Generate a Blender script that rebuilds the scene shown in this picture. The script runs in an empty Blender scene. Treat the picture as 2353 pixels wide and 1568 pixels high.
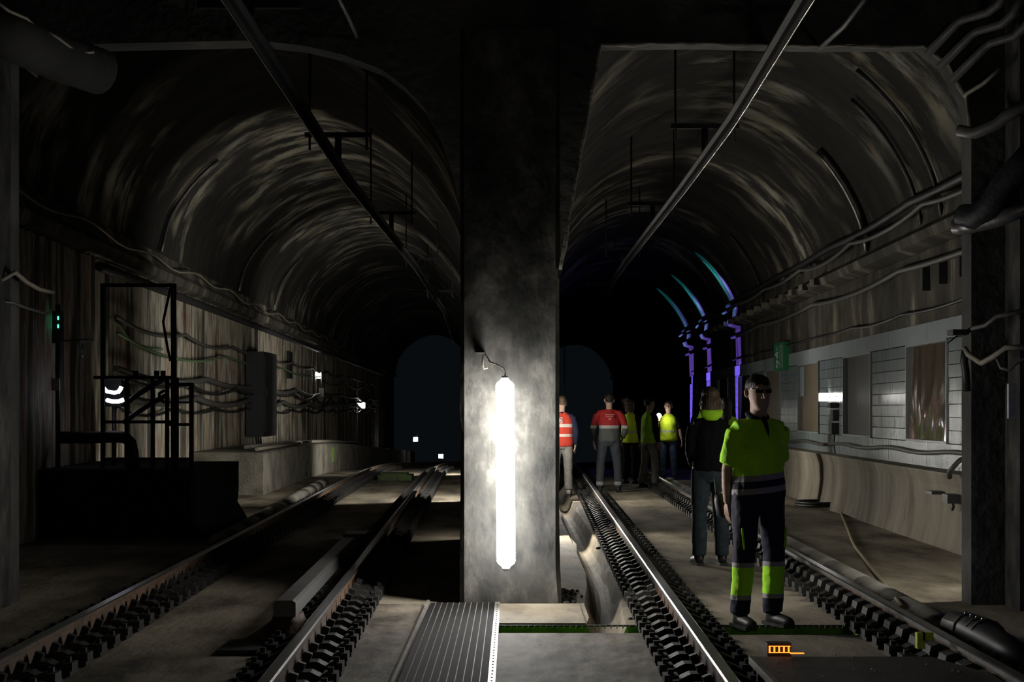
import bpy, math, random
from mathutils import Vector, Matrix, Euler, noise
random.seed(7)
scene = bpy.context.scene
col = scene.collection

# ---------------------------------------------------------------- camera, world, exposure
F = 3600.0            # focal length in pixels of the 2353x1568 frame
CX, HY, CH = 1176.5, 945.0, 1.45
cam_d = bpy.data.cameras.new('camera')
cam_d.sensor_width = 36.0
cam_d.lens = 36.0 * F / 2353.0
cam_d.shift_y = (HY - 784.0) / 2353.0
cam_d.clip_end = 400
cam = bpy.data.objects.new('camera', cam_d)
cam.location = (0, 0, CH)
cam.rotation_euler = (math.pi / 2, 0, 0)
col.objects.link(cam)
scene.camera = cam

world = bpy.data.worlds.new('world')
scene.world = world
world.use_nodes = True
bg = world.node_tree.nodes['Background']
bg.inputs['Color'].default_value = (0.55, 0.8, 1.0, 1)
bg.inputs['Strength'].default_value = 0.0045

vs = scene.view_settings
vs.view_transform = 'Standard'
vs.look = 'None'
vs.gamma = 1.0
vs.use_curve_mapping = False
vs.exposure = 0.0
try:
    scene.cycles.use_denoising = True
    scene.cycles.max_bounces = 4
    scene.cycles.diffuse_bounces = 2
    scene.cycles.glossy_bounces = 2
    scene.cycles.adaptive_threshold = 0.03
    scene.cycles.caustics_reflective = False
    scene.cycles.caustics_refractive = False
    scene.cycles.sample_clamp_indirect = 4.0
except Exception:
    pass

TUBE_L = 58.0         # radiance of the fluorescent tubes


# ---------------------------------------------------------------- coordinates
def P(px, py, Y):
    return Vector(((px - CX) * Y / F, Y, CH - (py - HY) * Y / F))


def G(px, py, z=0.0):
    Y = (CH - z) * F / (py - HY)
    return Vector(((px - CX) * Y / F, Y, z))


def lx(Y):            # axis of the left tunnel
    return -0.0218 * Y


def rx(Y):            # axis of the right tunnel
    return 0.0171 * Y


def fz(Y):            # floor grade: level, then falling away
    if Y < 30:
        return 0.0
    if Y < 45:
        return -0.001 * (Y - 30) ** 2
    return -0.225 - 0.03 * (Y - 45)


def bend(Y):
    return 0.0 if Y < 38 else (Y - 38) ** 2 / 420.0


def c_left(Y):
    return -1.734 + lx(Y) + bend(Y)


def c_right(Y):
    return 1.618 + rx(Y) + bend(Y)


def interp(pts, t):
    if t <= pts[0][0]:
        return pts[0][1]
    for (a, va), (b, vb) in zip(pts, pts[1:]):
        if t <= b:
            return va + (vb - va) * (t - a) / (b - a)
    return pts[-1][1]


def frange(a, b, n):
    return [a + (b - a) * i / (n - 1) for i in range(n)]


# ---------------------------------------------------------------- materials
def new_mat(name):
    m = bpy.data.materials.new(name)
    m.use_nodes = True
    nt = m.node_tree
    return m, nt, nt.nodes['Principled BSDF']


def c4(c):
    return (c[0], c[1], c[2], 1.0)


def plain(name, c, rough=0.6, metal=0.0, spec=0.5):
    m, nt, b = new_mat(name)
    n = nt.nodes.new('ShaderNodeTexNoise')
    n.inputs['Scale'].default_value = 22
    n.inputs['Detail'].default_value = 4
    tc = nt.nodes.new('ShaderNodeTexCoord')
    nt.links.new(tc.outputs['Object'], n.inputs['Vector'])
    r = nt.nodes.new('ShaderNodeValToRGB')
    r.color_ramp.elements[0].color = c4([k * 0.78 for k in c])
    r.color_ramp.elements[1].color = c4([min(1, k * 1.15) for k in c])
    r.color_ramp.elements[0].position = 0.3
    r.color_ramp.elements[1].position = 0.7
    nt.links.new(n.outputs['Fac'], r.inputs['Fac'])
    nt.links.new(r.outputs['Color'], b.inputs['Base Color'])
    b.inputs['Roughness'].default_value = rough
    b.inputs['Metallic'].default_value = metal
    b.inputs['Specular IOR Level'].default_value = spec
    return m


def mottled(name, cols, scale=1.0, stretch=(1, 1, 1), rough=0.85, metal=0.0, bump=0.4, bscale=30, coord='Object',
            lo=0.3, hi=0.7, detail=5, spec=0.3, bstretch=None):
    """noise between several colours, optionally stretched, plus fine relief"""
    m, nt, b = new_mat(name)
    tc = nt.nodes.new('ShaderNodeTexCoord')
    mp = nt.nodes.new('ShaderNodeMapping')
    mp.inputs['Scale'].default_value = stretch
    nt.links.new(tc.outputs[coord], mp.inputs['Vector'])
    n = nt.nodes.new('ShaderNodeTexNoise')
    n.inputs['Scale'].default_value = scale
    n.inputs['Detail'].default_value = detail
    n.inputs['Roughness'].default_value = 0.62
    nt.links.new(mp.outputs['Vector'], n.inputs['Vector'])
    r = nt.nodes.new('ShaderNodeValToRGB')
    e = r.color_ramp.elements
    while len(e) < len(cols):
        e.new(0.5)
    for i, c in enumerate(cols):
        e[i].position = lo + (hi - lo) * i / (len(cols) - 1)
        e[i].color = c4(c)
    nt.links.new(n.outputs['Fac'], r.inputs['Fac'])
    nt.links.new(r.outputs['Color'], b.inputs['Base Color'])
    b.inputs['Roughness'].default_value = rough
    b.inputs['Metallic'].default_value = metal
    b.inputs['Specular IOR Level'].default_value = spec
    if bump:
        n2 = nt.nodes.new('ShaderNodeTexNoise')
        n2.inputs['Scale'].default_value = bscale
        n2.inputs['Detail'].default_value = 3
        if bstretch:
            mp2 = nt.nodes.new('ShaderNodeMapping')
            mp2.inputs['Scale'].default_value = bstretch
            nt.links.new(tc.outputs[coord], mp2.inputs['Vector'])
            nt.links.new(mp2.outputs['Vector'], n2.inputs['Vector'])
        else:
            nt.links.new(mp.outputs['Vector'], n2.inputs['Vector'])
        bp = nt.nodes.new('ShaderNodeBump')
        bp.inputs['Strength'].default_value = bump
        bp.inputs['Distance'].default_value = 0.02
        nt.links.new(n2.outputs['Fac'], bp.inputs['Height'])
        nt.links.new(bp.outputs['Normal'], b.inputs['Normal'])
    return m


def banded(name, stops, tilt=0.0, rough=0.75, top=2.0):
    """horizontal bands by height above the wearer's feet: stops = [(z from, colour), ...]"""
    m, nt, b = new_mat(name)
    tc = nt.nodes.new('ShaderNodeTexCoord')
    sp = nt.nodes.new('ShaderNodeSeparateXYZ')
    nt.links.new(tc.outputs['Object'], sp.inputs[0])
    mul = nt.nodes.new('ShaderNodeMath'); mul.operation = 'MULTIPLY'
    mul.inputs[1].default_value = -tilt
    nt.links.new(sp.outputs['X'], mul.inputs[0])
    add = nt.nodes.new('ShaderNodeMath'); add.operation = 'ADD'
    nt.links.new(sp.outputs['Z'], add.inputs[0]); nt.links.new(mul.outputs[0], add.inputs[1])
    dv = nt.nodes.new('ShaderNodeMath'); dv.operation = 'DIVIDE'; dv.inputs[1].default_value = top
    nt.links.new(add.outputs[0], dv.inputs[0])
    r = nt.nodes.new('ShaderNodeValToRGB')
    r.color_ramp.interpolation = 'CONSTANT'
    e = r.color_ramp.elements
    while len(e) < len(stops):
        e.new(0.5)
    for i, (z, c) in enumerate(stops):
        e[i].position = min(1, max(0, z / top)) + i * 1e-5
        e[i].color = c4(c)
    nt.links.new(dv.outputs[0], r.inputs['Fac'])
    nt.links.new(r.outputs['Color'], b.inputs['Base Color'])
    b.inputs['Roughness'].default_value = rough
    b.inputs['Specular IOR Level'].default_value = 0.25
    n2 = nt.nodes.new('ShaderNodeTexNoise'); n2.inputs['Scale'].default_value = 14; n2.inputs['Detail'].default_value = 3
    nt.links.new(tc.outputs['Object'], n2.inputs['Vector'])
    bp = nt.nodes.new('ShaderNodeBump'); bp.inputs['Strength'].default_value = 0.5; bp.inputs['Distance'].default_value = 0.02
    nt.links.new(n2.outputs['Fac'], bp.inputs['Height']); nt.links.new(bp.outputs['Normal'], b.inputs['Normal'])
    return m


def glow(name, c, s):
    m = bpy.data.materials.new(name)
    m.use_nodes = True
    nt = m.node_tree
    nt.nodes.remove(nt.nodes['Principled BSDF'])
    e = nt.nodes.new('ShaderNodeEmission')
    e.inputs['Color'].default_value = c4(c)
    e.inputs['Strength'].default_value = s
    nt.links.new(e.outputs[0], nt.nodes['Material Output'].inputs['Surface'])
    return m


M = {}
M['floor'] = mottled('floor_concrete', [(.09, .075, .055), (.26, .22, .16), (.38, .33, .25)], 1.3, (1.3, .5, 1), .8, bump=.45, bscale=14, lo=.36, hi=.66)
M['slab'] = mottled('slab_concrete', [(.06, .05, .04), (.17, .145, .11), (.30, .26, .2)], 3.0, (1, .45, 1), .75, bump=.8, bscale=8, lo=.36, hi=.66)
M['moss'] = mottled('moss_in_trench', [(.07, .16, .02), (.2, .40, .05), (.12, .24, .04)], 5, rough=.9, bump=.5)
M['pillar'] = mottled('pillar_concrete', [(.014, .014, .013), (.042, .041, .036), (.12, .115, .10)], 3.2, (1, 1, .6), .85, bump=1.0, bscale=9, lo=.34, hi=.68)
M['portal'] = mottled('portal_concrete', [(.025, .025, .024), (.07, .07, .065), (.13, .125, .115)], 1.1, rough=.9, bump=.6, bscale=10)
M['ceil'] = mottled('sooty_concrete', [(.02, .02, .02), (.06, .06, .055)], .8, rough=.95, bump=.4, bscale=8)
M['vault'] = mottled('vault_plaster', [(.035, .034, .03), (.085, .08, .065), (.12, .112, .09), (.42, .40, .33)], 1.0, (2.6, .42, 1), .9, bump=.35, bscale=9, coord='UV', lo=.36, hi=.68, bstretch=(3, .6, 1))
def vault_mat():
    m, nt, b = new_mat('vault_plaster')
    tc = nt.nodes.new('ShaderNodeTexCoord')
    def nz(sc, scale, detail=6):
        mp = nt.nodes.new('ShaderNodeMapping'); mp.inputs['Scale'].default_value = sc
        nt.links.new(tc.outputs['UV'], mp.inputs['Vector'])
        n = nt.nodes.new('ShaderNodeTexNoise'); n.inputs['Scale'].default_value = scale; n.inputs['Detail'].default_value = detail
        n.inputs['Roughness'].default_value = .65
        nt.links.new(mp.outputs['Vector'], n.inputs['Vector'])
        return n
    def ramp(n, a, c0, b_, c1):
        r = nt.nodes.new('ShaderNodeValToRGB'); e = r.color_ramp.elements
        e[0].position = a; e[0].color = c4(c0); e[1].position = b_; e[1].color = c4(c1)
        nt.links.new(n.outputs['Fac'], r.inputs['Fac']); return r
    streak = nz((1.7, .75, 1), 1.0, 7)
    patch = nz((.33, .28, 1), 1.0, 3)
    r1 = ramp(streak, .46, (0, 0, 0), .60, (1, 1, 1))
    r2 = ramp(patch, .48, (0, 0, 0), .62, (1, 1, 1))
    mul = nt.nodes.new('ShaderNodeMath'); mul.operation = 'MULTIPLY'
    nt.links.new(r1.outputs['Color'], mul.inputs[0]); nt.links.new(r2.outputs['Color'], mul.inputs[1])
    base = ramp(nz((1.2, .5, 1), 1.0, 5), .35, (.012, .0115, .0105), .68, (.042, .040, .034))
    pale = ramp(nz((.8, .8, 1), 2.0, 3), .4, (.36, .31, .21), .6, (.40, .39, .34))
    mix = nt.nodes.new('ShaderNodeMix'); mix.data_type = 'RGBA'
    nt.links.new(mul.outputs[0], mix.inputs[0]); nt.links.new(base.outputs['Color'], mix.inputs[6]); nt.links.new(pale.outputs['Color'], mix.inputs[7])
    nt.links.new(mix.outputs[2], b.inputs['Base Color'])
    b.inputs['Roughness'].default_value = .9; b.inputs['Specular IOR Level'].default_value = .2
    return m


M['vault'] = vault_mat()
M['wall_upper'] = mottled('streaked_wall', [(.022, .02, .017), (.06, .055, .043), (.11, .10, .078), (.36, .33, .26)], 1.0, (1.7, .6, 1), .85, bump=.5, bscale=10, coord='UV', lo=.34, hi=.7, bstretch=(6, 1, 1))
M['rusty_sheet'] = mottled('rusty_corrugated_sheet', [(.05, .045, .035), (.13, .115, .085), (.42, .40, .32), (.25, .14, .085), (.62, .60, .50)], 1.0, (4.2, .30, 1), .6, bump=.3, bscale=10, coord='UV', lo=.38, hi=.66, spec=.4)
M['bench'] = mottled('bench_concrete', [(.13, .115, .09), (.27, .24, .19), (.40, .36, .29)], 1.0, (1.8, .6, 1), .8, bump=.3, bscale=10, coord='UV', lo=.3, hi=.7)
M['ledge'] = mottled('ledge_concrete', [(.08, .075, .06), (.2, .185, .15), (.3, .28, .22)], 1.8, rough=.88, bump=.6, bscale=22)
M['rough_block'] = mottled('rough_dark_masonry', [(.012, .012, .012), (.03, .03, .028)], 5, rough=.95, bump=.8, bscale=22)
M['divider'] = mottled('divider_concrete', [(.05, .05, .045), (.15, .14, .12)], 1.2, rough=.9, bump=.5, bscale=10)
M['rust'] = mottled('rusty_rail_web', [(.05, .032, .022), (.16, .10, .065)], 6, rough=.7, bump=.3, bscale=40, metal=.2)
M['railtop'] = mottled('worn_steel', [(.5, .5, .5), (.72, .72, .72)], 3, (1, 12, 1), rough=.3, metal=1.0, bump=.03, bscale=30)
M['iron'] = mottled('dark_iron', [(.015, .015, .017), (.05, .05, .052)], 7, rough=.55, metal=.4, bump=.3, bscale=40, spec=.5)
M['blackiron'] = mottled('black_painted_iron', [(.004, .004, .005), (.013, .013, .014)], 7, rough=.6, bump=.2, bscale=40, spec=.3)
M['fast'] = mottled('fastening_steel', [(.012, .012, .013), (.04, .038, .034)], 9, rough=.65, metal=.1, bump=.3, bscale=50, spec=.35)
M['alu'] = mottled('dull_aluminium', [(.10, .10, .10), (.24, .235, .22)], 5, (1, 6, 1), rough=.42, metal=.7, bump=.05)
M['wire'] = plain('bare_copper_wire', (.5, .45, .38), .25, 1.0)
M['cable'] = plain('black_cable', (.02, .02, .02), .5)
M['greycable'] = plain('grey_cable', (.09, .088, .08), .55)
M['palecable'] = plain('pale_cable', (.27, .24, .19), .6)
M['greencable'] = plain('green_yellow_earth_cable', (.12, .19, .09), .5)
M['tube'] = glow('lit_fluorescent_tube', (1.0, .98, .95), TUBE_L)
M['tube_dim'] = glow('dim_fluorescent_tube', (1.0, .96, .88), 22)
M['tube_left'] = glow('left_tunnel_tube', (1.0, .97, .9), 400)
M['tube_right'] = glow('right_tunnel_tube', (1.0, .96, .87), 230)
M['white'] = plain('white_enamel', (.55, .56, .56), .4)
M['duct'] = mottled('grey_pvc_duct', [(.16, .15, .13), (.32, .3, .26)], 3, rough=.6, bump=.15)
M['tile'] = mottled('glazed_wall_tile', [(.19, .225, .235), (.29, .335, .345)], 1.5, (1, 26, 1), rough=.22, bump=.35, bscale=1.0, spec=.6, bstretch=(1, 60, 1))
M['frame'] = mottled('white_frame', [(.26, .30, .32), (.34, .385, .40)], 2, rough=.35, bump=.05, spec=.5)
M['poster'] = mottled('brown_backing_sheet', [(.07, .05, .032), (.17, .13, .085), (.12, .09, .06)], 1.0, (1, 7, .5), rough=.55, bump=.25, bscale=3, spec=.5)
M['posterdark'] = mottled('dark_backing_sheet', [(.015, .014, .012), (.04, .036, .03)], 1.0, (1, 6, .5), rough=.5, bump=.2, bscale=3)
M['film'] = mottled('crumpled_film_over_brown', [(.07, .055, .04), (.15, .12, .085)], 1.0, (1, 6, .5), rough=.12, bump=.0, spec=.7)
M['grate'] = mottled('dark_ribbed_walkway', [(.006, .006, .006), (.016, .015, .014)], 6, (6, 1, 1), rough=.85, bump=.2, bscale=60, metal=0, spec=.15)
M['angle'] = mottled('worn_angle_iron', [(.2, .19, .17), (.42, .4, .36)], 8, rough=.45, metal=.5, bump=.1)
M['plate'] = mottled('dark_cover_plate', [(.07, .064, .055), (.15, .14, .12)], 4, rough=.55, bump=.2, bscale=60, spec=.4)
M['screw'] = plain('white_glint_screw', (.85, .85, .85), .35, .2)  # near-white colour stands in for the glints on the screws
M['green_sign'] = plain('green_sign_face', (.03, .26, .10), .45)
M['led_green'] = glow('green_led', (.05, 1, .45), 5)
M['led_blue'] = glow('blue_led', (.12, .12, 1), 20)
M['orange'] = glow('orange_lamp', (1, .19, .02), 3.2)
M['lamp'] = glow('work_lamp_face', (1, .97, .92), 30)
M['strip'] = glow('curved_lamp_strip', (.86, .86, 1), 7)
M['box_black'] = plain('black_plastic', (.018, .018, .02), .45)
M['box_grey'] = plain('grey_box', (.3, .3, .28), .6)
M['cabinet'] = plain('dark_cabinet_paint', (.03, .032, .036), .55)
M['skin'] = mottled('skin', [(.42, .27, .2), (.52, .35, .27)], 12, rough=.55, bump=.05)
M['hair_dark'] = mottled('dark_hair', [(.012, .010, .009), (.035, .027, .022)], 10, (14, 14, 1), rough=.5, bump=.5, bscale=6)
M['hair_brown'] = mottled('brown_hair', [(.05, .032, .02), (.12, .08, .05)], 10, (14, 14, 1), rough=.5, bump=.5, bscale=6)
M['boot'] = plain('black_boot', (.02, .019, .018), .5)
M['shoe_pale'] = plain('pale_shoe', (.4, .36, .31), .6)
M['lens'] = plain('dark_glossy_lens', (.01, .01, .012), .06)
M['steelglint'] = plain('pale_frame', (.6, .6, .6), .15, .8)

HV = (.46, .93, .03)       # fluorescent yellow-green cloth
HVY = (.68, .90, .04)
NAVY = (.012, .014, .035)
GREYB = (.33, .31, .33)
RED = (.34, .022, .022)
ORANGE = (.46, .045, .025)


# ---------------------------------------------------------------- mesh helper
class MB:
    def __init__(s):
        s.v, s.f, s.mi, s.uv, s.sm = [], [], [], [], []

    def face(s, idx, mi=0, uv=None, sm=False):
        s.f.append(tuple(idx)); s.mi.append(mi); s.uv.append(uv); s.sm.append(sm)

    def box(s, c, d, rot=None, mi=0):
        c = Vector(c); i0 = len(s.v)
        R = Euler(rot).to_matrix() if rot else None
        for z in (-.5, .5):
            for x, y in ((-.5, -.5), (.5, -.5), (.5, .5), (-.5, .5)):
                p = Vector((x * d[0], y * d[1], z * d[2]))
                if R: p = R @ p
                s.v.append(c + p)
        for q in ((3, 2, 1, 0), (4, 5, 6, 7), (0, 1, 5, 4), (1, 2, 6, 5), (2, 3, 7, 6), (3, 0, 4, 7)):
            s.face([i0 + k for k in q], mi)
        return s

    def box2(s, a, b, mi=0):
        return s.box([(a[i] + b[i]) / 2 for i in range(3)], [abs(b[i] - a[i]) for i in range(3)], None, mi)

    def tube(s, pts, r, n=8, mi=0, caps=True, flat=1.0):
        pts = [Vector(p) for p in pts]
        rr = r if isinstance(r, (list, tuple)) else [r] * len(pts)
        i0 = len(s.v); prev = None
        for k, p in enumerate(pts):
            t = (pts[min(k + 1, len(pts) - 1)] - pts[max(k - 1, 0)]).normalized()
            if prev is None:
                ref = Vector((0, 0, 1)) if abs(t.z) < .9 else Vector((1, 0, 0))
                u = t.cross(ref).normalized()
            else:
                u = (prev - t * prev.dot(t)).normalized()
            prev = u; w = t.cross(u)
            for j in range(n):
                a = 2 * math.pi * j / n
                s.v.append(p + (u * math.cos(a) + w * math.sin(a) * flat) * rr[k])
        for k in range(len(pts) - 1):
            for j in range(n):
                a = i0 + k * n + j; b = i0 + k * n + (j + 1) % n
                s.face((a, b, b + n, a + n), mi, None, True)
        if caps:
            s.face([i0 + j for j in range(n)][::-1], mi)
            s.face([i0 + (len(pts) - 1) * n + j for j in range(n)], mi)
        return s

    def cyl(s, a, b, r, n=10, mi=0):
        return s.tube([a, b], r, n, mi)

    def sweep(s, prof, frames, mi=0, closed=True, caps=True, mis=None, sm=False, uvs=False):
        """prof: list of (x, z); frames: function giving world point for (x, z, k); frames = list of (ox, Y, oz)"""
        n = len(prof); i0 = len(s.v)
        L = [0.0]
        for a, b in zip(prof, prof[1:]):
            L.append(L[-1] + math.hypot(b[0] - a[0], b[1] - a[1]))
        for (ox, Y, oz) in frames:
            for (px, pz) in prof:
                s.v.append(Vector((ox + px, Y, oz + pz)))
        m = n if closed else n - 1
        for k in range(len(frames) - 1):
            for j in range(m):
                j2 = (j + 1) % n
                a = i0 + k * n + j; b = i0 + k * n + j2
                uv = None
                if uvs:
                    y0, y1 = frames[k][1], frames[k + 1][1]
                    uv = [(y0, L[j]), (y0, L[j2]), (y1, L[j2]), (y1, L[j])]
                s.face((a, b, b + n, a + n), mis[j] if mis else mi, uv, sm)
        if caps and closed:
            s.face([i0 + j for j in range(n)][::-1], mi)
            s.face([i0 + (len(frames) - 1) * n + j for j in range(n)], mi)
        return s

    def rings(s, rg, n=16, mi=0):
        """horizontal ellipse rings [(cx, cy, z, rx, ry)] closed at both ends"""
        i0 = len(s.v)
        for (cx, cy, z, a, b) in rg:
            for j in range(n):
                t = 2 * math.pi * j / n
                s.v.append(Vector((cx + a * math.cos(t), cy + b * math.sin(t), z)))
        for k in range(len(rg) - 1):
            for j in range(n):
                a = i0 + k * n + j; b = i0 + k * n + (j + 1) % n
                s.face((a, b, b + n, a + n), mi, None, True)
        s.face([i0 + j for j in range(n)][::-1], mi)
        s.face([i0 + (len(rg) - 1) * n + j for j in range(n)], mi)
        return s

    def ball(s, c, r, n=10, mi=0):
        c = Vector(c); R = r if isinstance(r, (tuple, list)) else (r, r, r)
        m = max(4, n // 2)
        rg = []
        for k in range(m + 1):
            a = -math.pi / 2 + math.pi * k / m
            ca = max(.02, math.cos(a))
            rg.append((c.x, c.y, c.z + math.sin(a) * R[2], R[0] * ca, R[1] * ca))
        return s.rings(rg, n, mi)

    def mesh(s, name, off=None):
        me = bpy.data.meshes.new(name)
        o = off or Vector((0, 0, 0))
        me.from_pydata([tuple(v - o) for v in s.v], [], s.f)
        me.polygons.foreach_set('material_index', s.mi)
        me.polygons.foreach_set('use_smooth', s.sm)
        if any(u is not None for u in s.uv):
            lay = me.uv_layers.new(name='UVMap')
            k = 0
            for q, u in zip(s.f, s.uv):
                for j in range(len(q)):
                    lay.data[k].uv = u[j] if u else (0, 0)
                    k += 1
        me.update()
        return me


def setp(o, label=None, cat=None, group=None, kind=None):
    if label: o['label'] = label
    if cat: o['category'] = cat
    if group: o['group'] = group
    if kind: o['kind'] = kind
    return o


def wloc(o):
    v = Vector((0, 0, 0))
    while o:
        v += o.location; o = o.parent
    return v


def put(name, mb, mats, parent=None, label=None, cat=None, group=None, kind=None):
    """link a mesh given in world coordinates"""
    if parent is None:
        xs = [v.x for v in mb.v]; ys = [v.y for v in mb.v]; zs = [v.z for v in mb.v]
        base = Vector(((min(xs) + max(xs)) / 2, (min(ys) + max(ys)) / 2, min(zs)))
        if kind == 'structure': base = Vector((0, 0, 0))
        off = base
    else:
        off = wloc(parent); base = Vector((0, 0, 0))
    o = bpy.data.objects.new(name, mb.mesh(name, off))
    o.location = base
    for m in (mats if isinstance(mats, (list, tuple)) else [mats]):
        o.data.materials.append(m)
    col.objects.link(o)
    o.parent = parent
    return setp(o, label, cat, group, kind)


def thing(name, loc, label, cat, group=None):
    o = bpy.data.objects.new(name, None)
    o.empty_display_size = .1
    o.location = loc
    col.objects.link(o)
    return setp(o, label, cat, group)


def link_copy(o, parent, loc):
    c = o.copy(); col.objects.link(c); c.parent = parent; c.location = loc
    return c


# ================================================================ THE SETTING
YS = [-6, -2, 2, 5, 7, 8, 9, 9.6, 10.14, 10.16, 10.58, 10.6, 11, 11.7, 12.4] + frange(13, 46, 34) + frange(48, 96, 25)
XS = [-7.5, -6, -5, -4.2, -3.4, -2.6, -1.8, -1.0, -.5, -.14, -.12, .1, .3, .42] + frange(.46, .98, 14) + [1.1, 1.4, 1.8, 2.3, 2.32, 2.7, 3.2, 3.8, 4.5, 5.2, 6.0]


def gutter_x(Y):
    return interp([(10.6, .64), (12, .70), (14, .78), (16.6, .82), (20.5, .80), (30, .9)], Y)


def floor_z(x, Y):
    z = fz(Y)
    if 10.59 < Y < 34:
        d = abs(x - gutter_x(Y)) / .115
        if d < 1:
            z -= .2 * math.sqrt(1 - d * d)
    if 10.15 < Y < 10.59 and -.13 < x < 2.31:
        z -= .06
    return z


mb = MB()
for Y in YS:
    for x in XS:
        mb.v.append(Vector((x, Y, floor_z(x, Y))))
nx = len(XS)
for j in range(len(YS) - 1):
    for i in range(nx - 1):
        a = j * nx + i
        tr = YS[j] >= 10.14 and YS[j + 1] <= 10.6 and XS[i] >= -.14 and XS[i + 1] <= 2.32
        mb.face((a, a + 1, a + nx + 1, a + nx), 1 if tr else 0, None, False)
put('floor', mb, [M['floor'], M['moss']], kind='structure')

# raised slabs either side of the cross trench are pieces of the floor in front of the pillar
slab = MB().box2((-.11, 5.0, 0.0), (.99, 10.14, .012))
sl = bpy.data.objects['floor']
put('slab', slab, M['slab'], sl)
put('slab', MB().box2((-.11, 10.6, 0.0), (.5, 11.69, .014)), M['floor'], sl)
put('slab', MB().box2((-1.02, 6.0, 0.0), (-.66, 11.69, .010)), M['slab'], sl)

# ---- portal wall with two openings, and the pillar between them
PY0, PY1 = 11.7, 11.95
zb = [(-7.5, 0), (-3.76, 0), (-3.76, 4.18), (-1.9, 4.22), (-1.55, 4.18), (-1.25, 4.11), (-.97, 4.0), (-.80, 3.87), (-.64, 3.70), (-.52, 3.45), (-.44, 3.2), (-.386, 2.95)]
zc = [(.354, 2.44), (.66, 4.2), (1.4, 4.21), (2.2, 4.19), (3.07, 4.19), (3.25, 4.06), (3.4, 3.78), (3.43, 3.6), (3.43, 0), (7, 0)]


def portal_strip(mb, pts, top):
    for (x0, a), (x1, b) in zip(pts, pts[1:]):
        i = len(mb.v)
        if x1 - x0 < 1e-6:
            mb.v += [Vector((x0, PY0, a)), Vector((x0, PY0, b)), Vector((x0, PY1, b)), Vector((x0, PY1, a))]
            mb.face((i, i + 1, i + 2, i + 3))
            continue
        mb.v += [Vector((x0, PY0, a)), Vector((x1, PY0, b)), Vector((x1, PY0, top)), Vector((x0, PY0, top)),
                 Vector((x0, PY1, a)), Vector((x1, PY1, b)), Vector((x1, PY1, top)), Vector((x0, PY1, top))]
        mb.face((i, i + 1, i + 2, i + 3)); mb.face((i + 5, i + 4, i + 7, i + 6)); mb.face((i + 4, i + 5, i + 1, i))


mb = MB()
portal_strip(mb, zb, 7.0)
portal_strip(mb, zc, 7.0)
mb.box2((-.386, PY0, 4.3), (.354, PY1, 7.0))
put('wall_portal', mb, M['portal'], kind='structure')

def lip(pts, label, name):
    mb = MB(); L = []
    for (a, b) in zip(pts, pts[1:]):
        k = max(2, int(math.hypot(b[0] - a[0], b[1] - a[1]) / .06))
        L += [(a[0] + (b[0] - a[0]) * i / k, a[1] + (b[1] - a[1]) * i / k) for i in range(k)]
    L.append(pts[-1])
    P3 = [(x + .010 * noise.noise(Vector((x * 9, z * 9, 1))), PY0 - .004, z + .012 * noise.noise(Vector((x * 9, z * 9, 5)))) for (x, z) in L]
    mb.tube(P3, [max(.003, .016 + .016 * noise.noise(Vector((x * 5, z * 5, 8)))) for (x, z) in L], 6)
    return put(name, mb, M['ledge'], kind='structure', label=label)


lip([(.36, 2.5), (.66, 4.19), (1.4, 4.2), (2.2, 4.18), (3.07, 4.18), (3.25, 4.05), (3.39, 3.78), (3.42, 3.55)], 'chipped edge round the right tunnel opening with its light painted pale', 'trim_3')  # paler lip stands in for light catching the chipped edge
mb = MB()
n = 10
px0, px1 = -.386, .354
prof = [(px0 + .03, 11.68), (px1 - .03, 11.68), (px1, 11.71), (px1, 12.6), (px0, 12.6), (px0, 11.71)]
zz = frange(-.02, 4.3, 30)
for z in zz:
    for k, (x, y) in enumerate(prof):
        w = noise.noise(Vector((k * 3.1, z * 1.7, 0))) * .008
        fl = .02 * max(0, 1 - z / .3) if k in (1, 2, 3) else 0
        mb.v.append(Vector((x + (w if k in (2, 5) else 0) + fl, y - (abs(w) if k < 2 else 0), z)))
m = len(prof)
for k in range(len(zz) - 1):
    for j in range(m):
        a = k * m + j; b = k * m + (j + 1) % m
        mb.face((a, b, b + m, a + m))
mb.face([(len(zz) - 1) * m + j for j in range(m)])
put('pillar', mb, M['pillar'], kind='structure', label='square mottled concrete pillar between the two tracks')

# front chamber round the camera
put('ceiling_front', MB().box2((-7.5, -6, 4.85), (7, 11.7, 5.0)), M['ceil'], kind='structure')
put('wall_front_left', MB().box2((-7.6, -6, -.1), (-6.2, 11.7, 4.85)), M['portal'], kind='structure')
put('wall_front_right', MB().box2((5.3, -6, -.1), (6.5, 11.7, 4.85)), M['portal'], kind='structure')

# ---- vaults
def smooth_profile(pts, k=5):
    out = []
    for i in range(len(pts) - 1):
        p0 = pts[max(i - 1, 0)]; p1 = pts[i]; p2 = pts[i + 1]; p3 = pts[min(i + 2, len(pts) - 1)]
        for j in range(k):
            t = j / k
            q = []
            for d in (0, 1):
                a = 2 * p1[d]; b = p2[d] - p0[d]
                c = 2 * p0[d] - 5 * p1[d] + 4 * p2[d] - p3[d]
                e = -p0[d] + 3 * p1[d] - 3 * p2[d] + p3[d]
                q.append(.5 * (a + b * t + c * t * t + e * t ** 3))
            out.append(tuple(q))
    out.append(pts[-1])
    return out


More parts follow.
